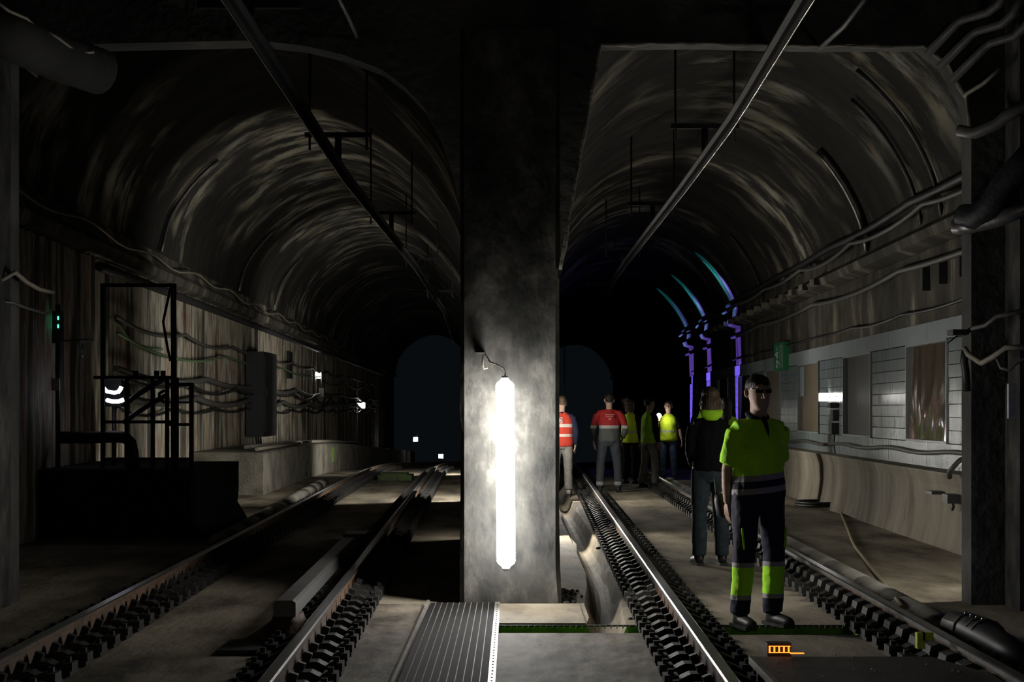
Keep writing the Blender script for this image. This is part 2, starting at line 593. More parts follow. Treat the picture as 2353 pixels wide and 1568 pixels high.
VY = frange(11.9, 96, 66)
lprof = smooth_profile([(-5.02, 3.85), (-4.85, 4.6), (-4.3, 5.35), (-3.5, 5.9), (-2.6, 6.1), (-1.7, 5.85), (-.9, 5.2), (-.32, 4.35), (-.07, 3.2), (-.04, 2.2)])
rprof = smooth_profile([(.05, 1.8), (.07, 2.7), (.16, 3.6), (.5, 4.6), (1.3, 5.3), (2.3, 5.5), (3.1, 5.3), (3.8, 4.75), (4.25, 4.1), (4.45, 3.5)])
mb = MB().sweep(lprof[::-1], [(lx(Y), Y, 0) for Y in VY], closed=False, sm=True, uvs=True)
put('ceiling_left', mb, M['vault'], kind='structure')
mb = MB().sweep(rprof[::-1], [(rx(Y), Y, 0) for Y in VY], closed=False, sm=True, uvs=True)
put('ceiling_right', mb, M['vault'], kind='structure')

# ---- divider wall with pilasters behind the pillar
mb = MB()
DY = frange(12.56, 96, 42)
for Y in DY:
    mb.v += [Vector((lx(Y) - .03, Y, -2.5)), Vector((lx(Y) - .03, Y, 3.3)), Vector((rx(Y) + .04, Y, 3.3)), Vector((rx(Y) + .04, Y, -2.5))]
for k in range(len(DY) - 1):
    a = 4 * k
    mb.face((a, a + 4, a + 5, a + 1)); mb.face((a + 1, a + 5, a + 6, a + 2)); mb.face((a + 2, a + 6, a + 7, a + 3))
mb.face((0, 1, 2, 3))
put('wall_center', mb, M['divider'], kind='structure')
wc = bpy.data.objects['wall_center']
for Y in (17.2, 24.6, 36.0, 46.0):
    put('pilaster', MB().box2((lx(Y) - (.18 if Y < 20 else .24), Y, fz(Y) - .1), (lx(Y) - .02, Y + .5, 3.0)), M['divider'], wc)
for Y in (18.2, 25.2, 31.6, 48.5):
    put('pilaster', MB().box2((rx(Y) + .02, Y, fz(Y) - .1), (rx(Y) + (.22 if Y < 20 else .30), Y + .5, 3.0)), M['divider'], wc)

# ---- left wall: backing, corrugated sheets, cornice, ledge
LW = -5.05
mb = MB().sweep([(LW - .1, -3), (LW - .1, 4.2)], [(lx(Y), Y, 0) for Y in frange(11.9, 96, 42)], closed=False, uvs=True)
wl = put('wall_left', mb, M['wall_upper'], kind='structure')
Ya = 12.2
for k in range(30):
    Yb = Ya + 2.2
    mb = MB(); N = 34
    rel = .05 * random.random()
    for i in range(N + 1):
        Y = Ya + (Yb - .03 - Ya) * i / N
        w = .028 * math.sin(2 * math.pi * (Y - Ya) / .26)
        for z in (fz(Y) - .1, .8, 2.2, 3.45):
            mb.v.append(Vector((LW + lx(Y) + rel + w + .04, Y, z)))
    for i in range(N):
        for j in range(3):
            a = i * 4 + j
            y0 = Ya + (Yb - Ya) * i / N; y1 = Ya + (Yb - Ya) * (i + 1) / N
            zs = (0, .8, 2.2, 3.45)
            mb.face((a, a + 1, a + 5, a + 4), 0, [(y0, zs[j]), (y0, zs[j + 1]), (y1, zs[j + 1]), (y1, zs[j])], True)
    put('corrugated_sheet', mb, M['rusty_sheet'], wl)
    Ya = Yb
fr = [(lx(Y), Y, 0) for Y in frange(11.9, 94, 42)]
put('trim_1', MB().sweep([(LW - .05, 3.45), (LW + .16, 3.5), (LW + .2, 3.62), (LW + .12, 3.72), (LW + .1, 3.9), (LW - .05, 3.92)], fr, uvs=True), M['wall_upper'], kind='structure',
    label='projecting cornice along the left tunnel wall')

mb = MB().sweep([(LW, -1.5), (-3.7, -1.5), (-3.7, .70), (-3.74, .73), (LW, .74)][::-1], [(lx(Y), Y, fz(Y)) for Y in frange(27, 92, 34)])
put('platform_ledge', mb, M['ledge'], kind='structure', label='remains of a low platform along the left wall')

# ---- right wall: bench, tiled band, upper wall, cornice
RW = 4.47
bw = [(RW, -1.5), (4.24, -1.5), (4.24, .02), (4.28, .18), (4.31, .42), (4.30, .66), (4.26, .78), (4.26, .80), (RW, .82)]
mb = MB().sweep(bw, [(rx(Y), Y, fz(Y)) for Y in frange(11.94, 90, 40)], uvs=True, sm=False)
put('wall_bench', mb, M['bench'], kind='structure')
mb = MB().sweep([(RW + .06, -1.5), (RW + .06, 4.3)], [(rx(Y), Y, 0) for Y in frange(11.94, 96, 42)][::-1], closed=False, uvs=True)
wr = put('wall_right', mb, M['wall_upper'], kind='structure')
mb = MB().sweep([(RW + .05, 2.46), (RW, 2.47), (RW - .02, 3.3), (RW + .05, 3.35)][::-1], [(rx(Y), Y, 0) for Y in frange(11.94, 94, 42)], uvs=True)
put('wall_right_upper', mb, M['wall_upper'], kind='structure')
fr = [(rx(Y), Y, 0) for Y in frange(11.94, 94, 40)]
put('trim_2', MB().sweep([(RW + .05, 3.3), (RW - .18, 3.36), (RW - .22, 3.46), (RW - .1, 3.56), (RW - .08, 3.74), (RW + .05, 3.78)][::-1], fr, uvs=True), M['wall_upper'], kind='structure',
    label='projecting cornice along the right tunnel wall')

wins = [(17.0, 18.9), (20.9, 22.8), (24.8, 26.8), (28.8, 30.8), (32.8, 34.8), (36.8, 38.8)]
bays = [(12.0, 16.98)] + [(wins[i][1] + .02, wins[i + 1][0] - .02) for i in range(len(wins) - 1)] + [(38.82, 46)]


def rbox(mb, Ya, Yb, z0, z1, x0, x1, mi=0):
    """box along the right wall that follows its slight angle"""
    i = len(mb.v)
    for Y in (Ya, Yb):
        d = rx(Y) + fz(Y) * 0
        mb.v += [Vector((d + x0, Y, z0)), Vector((d + x1, Y, z0)), Vector((d + x1, Y, z1)), Vector((d + x0, Y, z1))]
    for q in ((0, 1, 2, 3), (7, 6, 5, 4), (0, 4, 5, 1), (1, 5, 6, 2), (2, 6, 7, 3), (3, 7, 4, 0)):
        mb.face([i + k for k in q], mi)
    return mb


for (a, b) in bays:
    nseg = max(1, round((b - a) / 1.95))
    for sgm in range(nseg):
        ya = a + (b - a) * sgm / nseg; yb = a + (b - a) * (sgm + 1) / nseg - .008
        for k in range(8):
            z0 = 1.10 + k * .1425
            jit = random.uniform(-.003, .003)
            put('tile_row', rbox(MB(), ya, yb, z0, z0 + .135, RW - .03 + jit, RW + .05), M['tile'], wr)
for k in range(17):
    ya = 12.0 + 1.97 * k; yb = ya + 1.96
    put('base_panel', rbox(MB(), ya, yb, .80 + min(0, fz(ya)), 1.09, RW - .035, RW + .05), M['tile'], wr)
    put('top_panel', rbox(MB(), ya, yb, 2.245, 2.46, RW - .035, RW + .05), M['frame'], wr)

# ================================================================ RAILS
RY = frange(3.0, 30, 28) + frange(31, 80, 50)


def fastener_mesh(name, tall):
    mb = MB()
    mb.box((0, 0, .012), (.52, .17, .024))
    for sx in (-1, 1):
        # stepped clamp block with a sloped bridge down to the outer bolt block
        mb.box((sx * .225, 0, .045), (.075, .12, .045))
        mb.box((sx * .225, 0, .078), (.03, .03, .03))
        i = len(mb.v)
        for y in (-.055, .055):
            for (x, z) in ((.07, .02), (.07, .075), (.125, .075), (.185, .045), (.185, .02)):
                mb.v.append(Vector((sx * x, y, z)))
        o = 1 if sx > 0 else -1
        A = list(range(i, i + 5)); B = list(range(i + 5, i + 10))
        mb.face(A[::o]); mb.face(B[::-o])
        for k in range(5):
            q = (A[k], B[k], B[(k + 1) % 5], A[(k + 1) % 5])
            mb.face(q[::o])
        mb.box((sx * .062, 0, .085), (.045, .05, .07), (0, sx * .35, 0))
        if tall and sx == tall:
            # moulded pad standing against the web, S-shaped in profile
            pr = [(.20, .02), (.17, .05), (.12, .06), (.105, .12), (.06, .135), (.03, .125), (.03, .02)]
            i = len(mb.v)
            for y in (-.075, .075):
                for (x, z) in pr:
                    mb.v.append(Vector((sx * x, y, z)))
            m_ = len(pr)
            A = list(range(i, i + m_)); B = list(range(i + m_, i + 2 * m_))
            mb.face(A[::-1]); mb.face(B)
            for k in range(m_):
                mb.face((A[k], B[k], B[(k + 1) % m_], A[(k + 1) % m_]))
    me = mb.mesh(name)
    me.materials.append(M['fast'])
    return me


FM = fastener_mesh('rail_fastener', 0)
FMT = fastener_mesh('rail_fastener_pad', -1)
rail_prof = [(-.07, 0), (-.07, .012), (-.012, .03), (-.009, .105), (-.035, .12), (-.036, .144), (-.026, .15), (.026, .15), (.036, .144), (.035, .12), (.009, .105), (.012, .03), (.07, .012), (.07, 0)]
rail_mis = [0, 0, 0, 0, 1, 1, 1, 1, 1, 0, 0, 0, 0, 0]


def make_rail(cf, off, zbase, label, mesh):
    t = thing('running_rail', (cf(12) + off, 12, 0), label, 'rail', 'running rails of the two tracks')
    mb = MB().sweep(rail_prof[::-1], [(cf(Y) + off, Y, fz(Y) + zbase) for Y in RY], mis=([0] + rail_mis[:-1][::-1]))
    put('rail_bar', mb, [M['rust'], M['railtop']], t)
    Y = 6.2
    k = 0
    while Y < 44 and k < 120:
        o = bpy.data.objects.new('fastener', mesh)
        col.objects.link(o); o.parent = t
        o.location = Vector((cf(Y) + off, Y, fz(Y) + zbase - .025)) - t.location
        Y += .34; k += 1
    return t


make_rail(c_left, -.735, .035, 'outer rail of the left track, nearest the dark left wall', FM)
make_rail(c_left, .735, .035, 'rail of the left track beside the pillar', FM)
make_rail(c_right, -.70, .025, 'rail of the right track beside the pillar', FM)
make_rail(c_right, .70, .025, 'outer rail of the right track, behind the man in the foreground', FMT)


# cable ducts beside the outer rails, laid in lengths
def duct(xf, Ya, Yb, ln, r, label):
    t = thing('cable_duct', (xf(Ya), Ya, 0), label, 'duct', 'half-round ducts outside the rails')
    Y = Ya
    while Y < Yb:
        ye = Y + ln - .015
        pr = [(r * math.cos(a), r * .95 * math.sin(a)) for a in frange(0, math.pi, 9)]
        put('duct_length', MB().sweep(pr, [(xf(y), y, fz(y)) for y in (Y, ye)], sm=True), M['duct'], t)
        Y += ln
    return t


duct(lambda y: c_left(y) - .735 - .37 - .02 * max(0, y - 19), 17.2, 31, 1.4, .12, 'pale grey duct laid outside the left rail')
duct(lambda y: c_right(y) + .70 + .30, 9.9, 31, 1.35, .13, 'grey duct laid outside the right rail, crossed by a yellow cord')

# ================================================================ LAMPS
def tube_lamp(name, p0, p1, r, label, mount=None, cat='lamp', group='upright tube lamps', mat='tube'):
    t = thing(name, p0, label, cat, group)
    p0 = Vector(p0); p1 = Vector(p1); d = (p1 - p0).normalized()
    put('tube', MB().tube([p0 + d * (-.02), p0, p0 + d * .02, p1 - d * .02, p1, p1 + d * .02], [r * .45, r * .85, r, r, r * .85, r * .45], 16), M[mat], t)
    put('end_cap', MB().tube([p1 + d * .02, p1 + d * .05], [r * .5, r * .3], 12), M['white'], t)
    put('end_cap', MB().tube([p0 - d * .05, p0 - d * .02], [r * .3, r * .5], 12), M['white'], t)
    if mount:
        mb = MB()
        for k in (.15, .85):
            q = p0 + (p1 - p0) * k
            mb.box((q + Vector(mount)) / 1 * .5 + q * .5 if False else q + Vector(mount) * .5, [abs(mount[i]) if abs(mount[i]) > .02 else .02 for i in range(3)])
        put('clip', mb, M['iron'], t)
    return t


ty = 11.44
ta, tb_ = P(1163, 1296, ty), P(1160, 880, ty)
tl = tube_lamp('tube_lamp', ta, tb_, .068, 'glaring white tube lamp hanging upright in front of the pillar')
tp = P(1160, 866, ty)
hk = P(1112, 812, ty + .1)
put('cord', MB().tube([tp, tp + Vector((.004, 0, .03)), tp + Vector((-.01, .0, .06)), tp + Vector((-.05, .02, .085)), tp + Vector((-.11, .06, .11)), hk + Vector((.02, .05, -.02)), hk + Vector((0, .22, 0))], .006, 6), M['palecable'], tl)
br = thing('hook_bracket', P(1110, 850, 11.62), 'small steel hook bracket above the hanging tube lamp', 'bracket')
put('arm', MB().box2((P(1092, 810, 11.5)), (P(1116, 813, 11.69) + Vector((0, 0, 0)))), M['steelglint'], br)
put('hook', MB().tube([P(1110, 813, 11.55), P(1109, 840, 11.55), P(1113, 848, 11.55), P(1120, 845, 11.55)], .009, 6), M['palecable'], br)

# further tubes along the divider, mounted against the pilasters
for (Y, z0, z1, m_, lab) in ((17.745, .2, .75, 'tube_dim', 'upright tube lamp behind the first pilaster of the left tunnel'), (25.145, .6, 1.9, 'tube_left', 'upright tube lamp behind the second pilaster of the left tunnel'), (36.545, .4, 1.7, 'tube_left', 'upright tube lamp behind the third pilaster of the left tunnel')):
    x = lx(Y) - .075
    tube_lamp('tube_lamp', (x, Y, z0), (x, Y, z1), .03, lab, (0, -.04, 0), mat=m_)
for (Y, z0, z1, m_, lab) in ((18.155, .3, 1.2, 'tube_right', 'upright tube lamp on the first pilaster of the right tunnel'), (25.155, .4, 1.7, 'tube_right', 'upright tube lamp on the second pilaster of the right tunnel'), (31.555, .4, 1.6, 'tube_dim', 'upright tube lamp on the third pilaster of the right tunnel')):
    x = rx(Y) + .085
    tube_lamp('tube_lamp', (x, Y, z0), (x, Y, z1), .032, lab, (0, .04, 0), mat=m_)
M['tube_jamb'] = glow('jamb_tube', (1.0, .96, .88), 110)
tube_lamp('tube_lamp', (3.78, 12.06, .8), (3.78, 12.06, 1.75), .03, 'upright tube lamp on the back of the right jamb', (0, -.11, 0), mat='tube_jamb')
M['tube_low'] = glow('low_tube', (1.0, .95, .84), 60)
tube_lamp('tube_lamp', (-5.0, 20.72, .28), (-4.1, 20.72, .28), .025, 'low level tube lamp on the back of the dark platform end', (0, -.09, 0), mat='tube_low')
M['tube_back'] = glow('back_tube', (1.0, .96, .88), 100)
Y = 25.75
tube_lamp('tube_lamp', (rx(Y) + .10, Y, .7), (rx(Y) + .10, Y, 1.9), .035, 'upright tube lamp behind the second pilaster of the right tunnel', (0, -.045, 0), mat='tube_back')


def work_lamp(pos, size, face, label, boxes=(), power=1.0, group='wall work lamps in the left tunnel', arm=None):
    """small floodlight: glowing face in a housing, bracket to the wall; face = outward direction"""
    pos = Vector(pos); f = Vector(face).normalized()
    t = thing('work_lamp', pos - Vector((0, 0, size[1] / 2)), label, 'lamp', group)
    rz = math.atan2(f.y, f.x)
    R = Matrix.Rotation(rz, 3, 'Z')
    def bx(c, d, m, nm):
        b = MB().box((0, 0, 0), d)
        b.v = [R @ (v + Vector(c)) + pos for v in b.v]
        return put(nm, b, m, t)
    bx((-.05, 0, 0), (.08, size[0] * 1.15, size[1] * 1.2), M['box_grey'], 'housing')
    bx((.0, 0, 0), (.02, size[0], size[1]), LAMPM[power], 'lit_face')
    if arm:
        put('bracket', MB().tube([pos + R @ Vector((-.09, 0, 0)), Vector(arm)], .015, 6), M['iron'], t)
    for (c, d) in boxes:
        put('control_box', MB().box(pos + Vector(c), d), M['box_grey'], t)
        put('pipe', MB().cyl(pos + Vector((c[0], c[1], -size[1] * .5)), pos + Vector((c[0], c[1], c[2] + d[2] / 2)), .012, 6), M['greycable'], t)
    return t


LAMPM = {p: glow('work_lamp_face_%d' % int(p * 10), (1, .96, .9), 20 * p) for p in (.5, 1.0, 1.6, 3.0)}


def lwall(Y, off=.12):
    return LW + lx(Y) + off


Y = 48.0
q = P(729, 863, Y); 
work_lamp((q.x, Y, q.z), (.30, .17), (.75, -.65, 0), 'bright work lamp with a pale box below it, nearest on the left wall', [((.12, .05, -.52), (.16, .1, .26))], 3.0, arm=(lwall(Y, .14), Y + .3, q.z))
Y = 65.0
q = P(831, 932, Y)
work_lamp((q.x, Y, q.z), (.36, .22), (.75, -.65, 0), 'second work lamp along the left wall with a square pale back', [], 1.6, arm=(lwall(Y, .14), Y + .3, q.z))
Y = 80.0
q = P(955, 1010, Y)
work_lamp((q.x, Y, q.z), (.22, .2), (.3, -.95, 0), 'small distant work lamp hanging under a pale box deep in the left tunnel', [((.08, 0, .7), (.14, .1, .25))], 1.0, arm=(q.x - .5, Y + .5, q.z + .1))
Y = 86.0
q = P(1013, 1049, Y)
work_lamp((q.x, Y, q.z), (.24, .2), (0, -1, 0), 'most distant lamp of the left tunnel, low beside the rail', [], 1.0, arm=(q.x, Y + .3, q.z - .4))

# right wall lamps with their black equipment boxes
Y = 24.0
q = P(1898, 913, Y)
work_lamp((q.x, Y, q.z), (.20, .11), (-.35, -.94, 0), 'wide white work lamp on the tiled right wall', [], 1.6, 'pair of lamps on the right tiled wall', arm=(RW + rx(Y) - .03, Y + .35, q.z))
q = P(1931, 913, 23.6)
work_lamp((q.x, 23.6, q.z), (.06, .085), (-.35, -.94, 0), 'small narrow lamp right of the wide lamp on the tiled wall', [], 1.6, 'pair of lamps on the right tiled wall', arm=(RW + rx(23.6) - .03, 23.9, q.z))
eq = thing('equipment_box', (P(1922, 1060, 23.2)), 'black equipment boxes with hanging leads under the lamp on the tiled wall', 'box')
put('upper_box', MB().box2(P(1914, 942, 23.2), P(1934, 968, 23.4)), M['box_black'], eq)
put('lower_box', MB().box2(P(1911, 972, 23.2), P(1934, 998, 23.42)), M['box_black'], eq)
put('clamp', MB().box2(P(1908, 926, 23.2), P(1922, 938, 23.4)), M['box_black'], eq)
for k, xx in enumerate((1918, 1926, 1931)):
    put('lead', MB().tube([P(xx, 998, 23.3), P(xx - 2, 1020, 23.3), P(xx + 1, 1040, 23.3), P(xx - 4, 1056, 23.3)], .012, 6), M['cable'], eq)

# curved strip lamp behind the railing on the left
sl_ = thing('strip_lamp', P(262, 932, 18.6), 'two short curved white light strips behind the railing', 'lamp')
put('upper_strip', MB().tube([P(236, 882, 18.6), P(239, 893, 18.6), P(246, 900, 18.55), P(262, 903, 18.5), P(268, 902, 18.5)], .022, 8), M['strip'], sl_)
put('upper_strip', MB().tube([P(270, 903, 18.5), P(276, 896, 18.5), P(279, 889, 18.5)], .024, 8), M['strip'], sl_)
put('lower_strip', MB().tube([P(246, 920, 18.55), P(258, 923, 18.5), P(272, 923, 18.5), P(284, 919, 18.5)], .024, 8), M['strip'], sl_)
put('housing', MB().box2(P(240, 872, 18.95), P(284, 935, 19.05)), M['blackiron'], sl_)
put('arm', MB().cyl(P(262, 903, 18.5), P(262, 905, 18.97), .012, 6).cyl(P(264, 923, 18.5), P(264, 924, 18.97), .012, 6), M['blackiron'], sl_)
put('stem', MB().cyl(P(262, 935, 19.0), P(262, 1080, 19.0), .03, 8), M['box_black'], sl_)

# projectors washing the right wall with violet and cyan
def spot(loc, target, color, power, angle, squeeze, blend=.25):
    d = bpy.data.lights.new('projector_light', 'SPOT')
    d.color = color; d.energy = power; d.spot_size = math.radians(angle); d.spot_blend = blend
    d.shadow_soft_size = .01
    o = bpy.data.objects.new('projector_light', d)
    o.location = loc
    dirv = (Vector(target) - Vector(loc)).normalized()
    z = -dirv
    x = Vector((0, 1, 0)); x = (x - z * x.dot(z)).normalized()
    y = z.cross(x)
    R = Matrix((x, y, z)).transposed()
    o.rotation_euler = R.to_euler()
    o.scale = (squeeze, 1, 1)
    col.objects.link(o)
    return o


for (Y, sq, pw, lab) in ((35.0, .26, 6000, 'small black floor projector throwing violet light, nearest'), (41.0, .28, 7500, 'small black floor projector throwing violet light, middle one'), (45.8, .36, 8000, 'small black floor projector throwing violet light, farthest')):
    bx_, by_ = rx(Y) + .42, Y
    t = thing('light_projector', (bx_, by_, fz(Y)), lab, 'projector', 'floor projectors in the right tunnel')
    put('body', MB().box2((bx_ - .14, by_ - .09, fz(Y) + .03), (bx_ + .05, by_ + .09, fz(Y) + .2)), M['box_black'], t)
    put('foot', MB().box2((bx_ - .12, by_ - .1, fz(Y)), (bx_ + .05, by_ + .1, fz(Y) + .03)), M['iron'], t)
    src = Vector((bx_ + .09, by_, fz(Y) + .15))
    o1 = spot(src, (rx(Y) + RW, Y, 2.55), (.23, .12, 1.0), pw * .5, 44, sq); o1.parent = t; o1.location = src - t.location
    o2 = spot(src, (rx(Y) + RW - .6, Y + .2, 4.0), (.05, .75, .85), pw * .3, 20, sq * 1.4); o2.parent = t; o2.location = src - t.location

# blue lamp just off to the right at floor level
t = thing('floor_lamp_unit', (4.35, 9.6, 0), 'small blue floor lamp beside the right jamb', 'lamp')
put('body', MB().box2((4.3, 9.5, 0), (4.4, 9.7, .25)), M['box_black'], t)
put('lit_face', MB().box2((4.285, 9.53, .1), (4.3, 9.67, .22)), M['led_blue'], t)

t = thing('fill_lamp', (2.2, -2.5, 0), 'unseen fill light on a stand, added behind the camera', 'lamp')  # unseen fill light added to brighten the foreground, stand and housing invented
put('pole', MB().cyl((2.2, -2.5, 0), (2.2, -2.5, 2.0), .02, 8), M['iron'], t)
for a in (0, 2.1, 4.2):
    put('leg', MB().cyl((2.2, -2.5, .5), (2.2 + .5 * math.cos(a), -2.5 + .5 * math.sin(a), .01), .015, 6), M['iron'], t)
put('housing', MB().box2((2.02, -2.6, 1.95), (2.38, -2.5, 2.2)), M['box_black'], t)
put('lit_face', MB().box2((2.05, -2.498, 1.98), (2.35, -2.49, 2.17)), glow('fill_lamp_face', (1, .95, .86), 115), t)

# orange warning lamp behind the cover plate
t = thing('warning_lamp', G(1790, 1500, .1), 'small glowing orange warning lamp behind the cover plate', 'lamp')
oc = P(1789, 1491, 7.95)
for k in range(5):
    put('lit_bar', MB().box(oc + Vector((-.05 + .024 * k, -.03, 0)), (.008, .004, .028)), M['orange'], t)
put('lit_bar', MB().box(oc + Vector((0, -.03, .016)), (.11, .004, .003)), M['orange'], t)
put('lit_bar', MB().box(oc + Vector((0, -.03, -.016)), (.11, .004, .004)), M['orange'], t)
put('reflection_streak', MB().box(oc + Vector((.085, -.05, -.016)), (.07, .01, .005)), M['orange'], t)  # streak of reflected orange built as a glowing strip beside the lamp
put('housing', MB().box2((oc.x - .06, oc.y - .025, 0), (oc.x + .06, oc.y + .05, oc.z + .03)), M['box_black'], t)

# ================================================================ OVERHEAD
def bar_x(pts):
    return lambda Y: interp(pts, Y)


lbx = bar_x([(2, -1.7), (9.5, -1.763), (17.1, -1.836), (27.7, -1.72), (40, -1.75), (60, -2.2)])
rbx = bar_x([(2, 1.7), (9.5, 1.834), (13.7, 1.955), (17.7, 1.978), (27, 1.97), (40, 2.1), (60, 2.4)])
for fn, lab, hy in ((lbx, 'overhead conductor bar above the left track', (10.6, 16.5, 23, 30, 38)), (rbx, 'overhead conductor bar above the right track', (10.2, 16, 22, 28, 36))):
    t = thing('conductor_bar', (fn(10), 10, 3.95), lab, 'conductor', 'overhead conductor bars')
    prof_ = [(-.012, 0), (-.022, .02), (-.012, .035), (-.012, .09), (-.05, .10), (-.05, .112), (.05, .112), (.05, .10), (.012, .09), (.012, .035), (.022, .02), (.012, 0)]
    put('bar', MB().sweep(prof_[::-1], [(fn(Y), Y, 3.955) for Y in frange(2, 60, 59)]), M['blackiron'], t)
    put('contact_wire', MB().tube([(fn(Y), Y, 3.95) for Y in frange(2, 60, 59)], .009, 6), M['wire'], t)
    for Y in hy:
        h = 4.19 if Y < 12 else 5.4
        mb = MB().cyl((fn(Y), Y, 4.06), (fn(Y), Y, 4.18 if Y < 12 else 4.34), .035, 8)
        mb.box((fn(Y), Y, 4.20 if Y < 12 else 4.36), (.7, .05, .05))
        for s in (-.3, .3):
            top = 4.85 if Y < 12 else 5.6
            mb.cyl((fn(Y) + s, Y, 4.2), (fn(Y) + s, Y, top), .014, 6)
        put('hanger', mb, M['blackiron'], t)

# faint service conduits hanging from the front ceiling
put('ceiling_conduit', MB().tube([P(775, -10, 9.3), P(800, 40, 10.4), P(820, 85, 11.66)], .014, 6), M['greycable'], None, 'thin grey conduit on the ceiling left of the pillar top', 'conduit')
put('ceiling_conduit', MB().tube([P(1990, -5, 9.6), P(1940, 60, 10.6), P(1885, 110, 11.66)], .018, 6), M['greycable'], None, 'thin grey conduit on the ceiling right of the right conductor bar', 'conduit')

# ================================================================ FLOOR FITTINGS
# ribbed walkway: eleven boards between two angle irons
t = thing('walkway', (-.37, 8.6, 0), 'dark ribbed walkway strip leading up to the pillar', 'walkway')
for k in range(11):
    x0 = -.605 + k * .0436
    put('board', MB().box2((x0, 5.2, .006), (x0 + .039, 11.66, .022 + .003 * (k % 2))), M['grate'], t)
for k in range(10):
    x0 = -.605 + (k + 1) * .0436 - .0045
    put('rib', MB().box2((x0, 5.2, .006), (x0 + .0042, 11.66, .026)), M['duct'], t)
put('bed', MB().box2((-.61, 5.2, 0), (-.128, 11.66, .008)), M['angle'], t)
put('edge_iron', MB().box2((-.63, 5.2, 0), (-.612, 11.66, .045)), M['angle'], t)
rt = put('edge_iron', MB().box2((-.126, 5.2, 0), (-.088, 11.66, .03)), M['angle'], t)
mb = MB()
for k in range(60):
    mb.cyl((-.107, 5.3 + k * .105, .029), (-.107, 5.3 + k * .105, .034), .006, 6)
put('rivets', mb, M['iron'], rt, kind='stuff')

# trench grating teeth
t = thing('trench_grate', (.5, 10.4, 0), 'row of grating bars along the mossy cross trench', 'grate')
put('support_angle', MB().box2((-.11, 10.572, -.006), (2.28, 10.592, .004)), M['iron'], t)
mb = MB()
for k in range(60):
    mb.box((-.09 + k * .04, 10.566, -.008), (.006, .012, .022), (0, .4, 0))
put('bars', mb, M['angle'], t, kind='stuff')

# steel guide beam inside the left track
t = thing('guide_beam', (-1.36, 9.7, 0), 'steel guide beam on a flared foot inside the left track', 'beam')
gx = lambda Y: c_left(Y) + .735 - .205
put('beam', MB().sweep([(-.07, 0), (.07, 0), (.07, .085), (.05, .1), (-.05, .1), (-.07, .085)], [(gx(Y), Y, .17) for Y in (9.75, 11, 12.3, 14.6)]), M['alu'], t)
put('foot', MB().rings([(gx(9.9) - .05, 9.95, 0, .24, .3), (gx(9.9) - .03, 9.95, .06, .16, .24), (gx(9.9), 9.95, .12, .11, .2), (gx(9.9), 9.95, .17, .09, .18)], 14), M['rust'], t)
put('foot', MB().box2((gx(13) - .12, 12.8, 0), (gx(13) + .1, 13.1, .17)), M['rust'], t)
put('plate', MB().box2((gx(9.7) - .34, 9.3, .004), (gx(9.7) + .1, 9.75, .03)), M['iron'], t)
put('track_box', MB().box2((c_left(17) + .25, 17.2, 0), (c_left(17) + .5, 17.7, .10)), M['box_black'], None, 'small dark box between the rails of the left track', 'box')

# green algae-covered box between the left rails at the crest
gb = thing('track_magnet', (c_left(33) + .1, 33, fz(33)), 'mossy green box lying between the left rails far back', 'box')
MG = mottled('algae_on_grey_box', [(.04, .05, .03), (.10, .13, .06), (.09, .16, .04)], 6)
put('body', MB().box2((c_left(33) - .35, 32.8, fz(33)), (c_left(33) + .35, 33.6, fz(33) + .12)), MG, gb)
put('lid', MB().box2((c_left(33) - .3, 32.85, fz(33) + .12), (c_left(33) + .25, 33.5, fz(33) + .15)), MG, gb)

# cover plate on legs in the right track
t = thing('cover_plate', (1.65, 6.6, 0), 'dark steel cover plate with bright screws between the right rails', 'plate')
zt = .23
pl = MB(); i = 0
top = [(1.20, 7.78), (2.08, 7.78), (2.22, 7.3), (2.22, 5.0), (1.20, 5.0)]
for z in (zt - .03, zt):
    for (x, y) in top: pl.v.append(Vector((x, y, z)))
pl.face((4, 3, 2, 1, 0)[::-1][::-1]); pl.face((5, 6, 7, 8, 9)[::-1])
for k in range(5):
    pl.face((k, (k + 1) % 5, (k + 1) % 5 + 5, k + 5))
put('plate', pl, M['plate'], t)
put('edge', MB().box2((1.175, 5.0, zt - .035), (1.199, 7.78, zt + .004)), M['angle'], t)
for (x, y) in ((1.22, 7.7), (1.22, 6.9), (2.05, 7.7), (1.22, 5.6)):
    put('leg', MB().box2((x - .015, y - .02, 0), (x + .025, y + .02, zt - .03)), M['iron'], t)
for (sx, sy) in ((1787, 1522), (1777, 1541), (1792, 1545), (1920, 1506), (1961, 1512), (1962, 1540), (2003, 1540), (2010, 1544), (2135, 1506), (2128, 1529), (2188, 1543), (2202, 1546), (1890, 1557), (1820, 1514)):
    s_ = G(sx, sy, zt)
    put('screw', MB().ball(s_ + Vector((0, 0, .003)), .006, 8), M['screw'], t)

# yellow-green marker by the right rail
put('marker_tag', MB().box2(P(2108, 1455, 8.75), P(2121, 1489, 8.80)).box2(P(2121, 1455, 8.75), P(2140, 1470, 8.80)), plain('marker_yellow', (.62, .78, .05), .5), None, 'small yellow-green tag beside the right rail', 'tag')
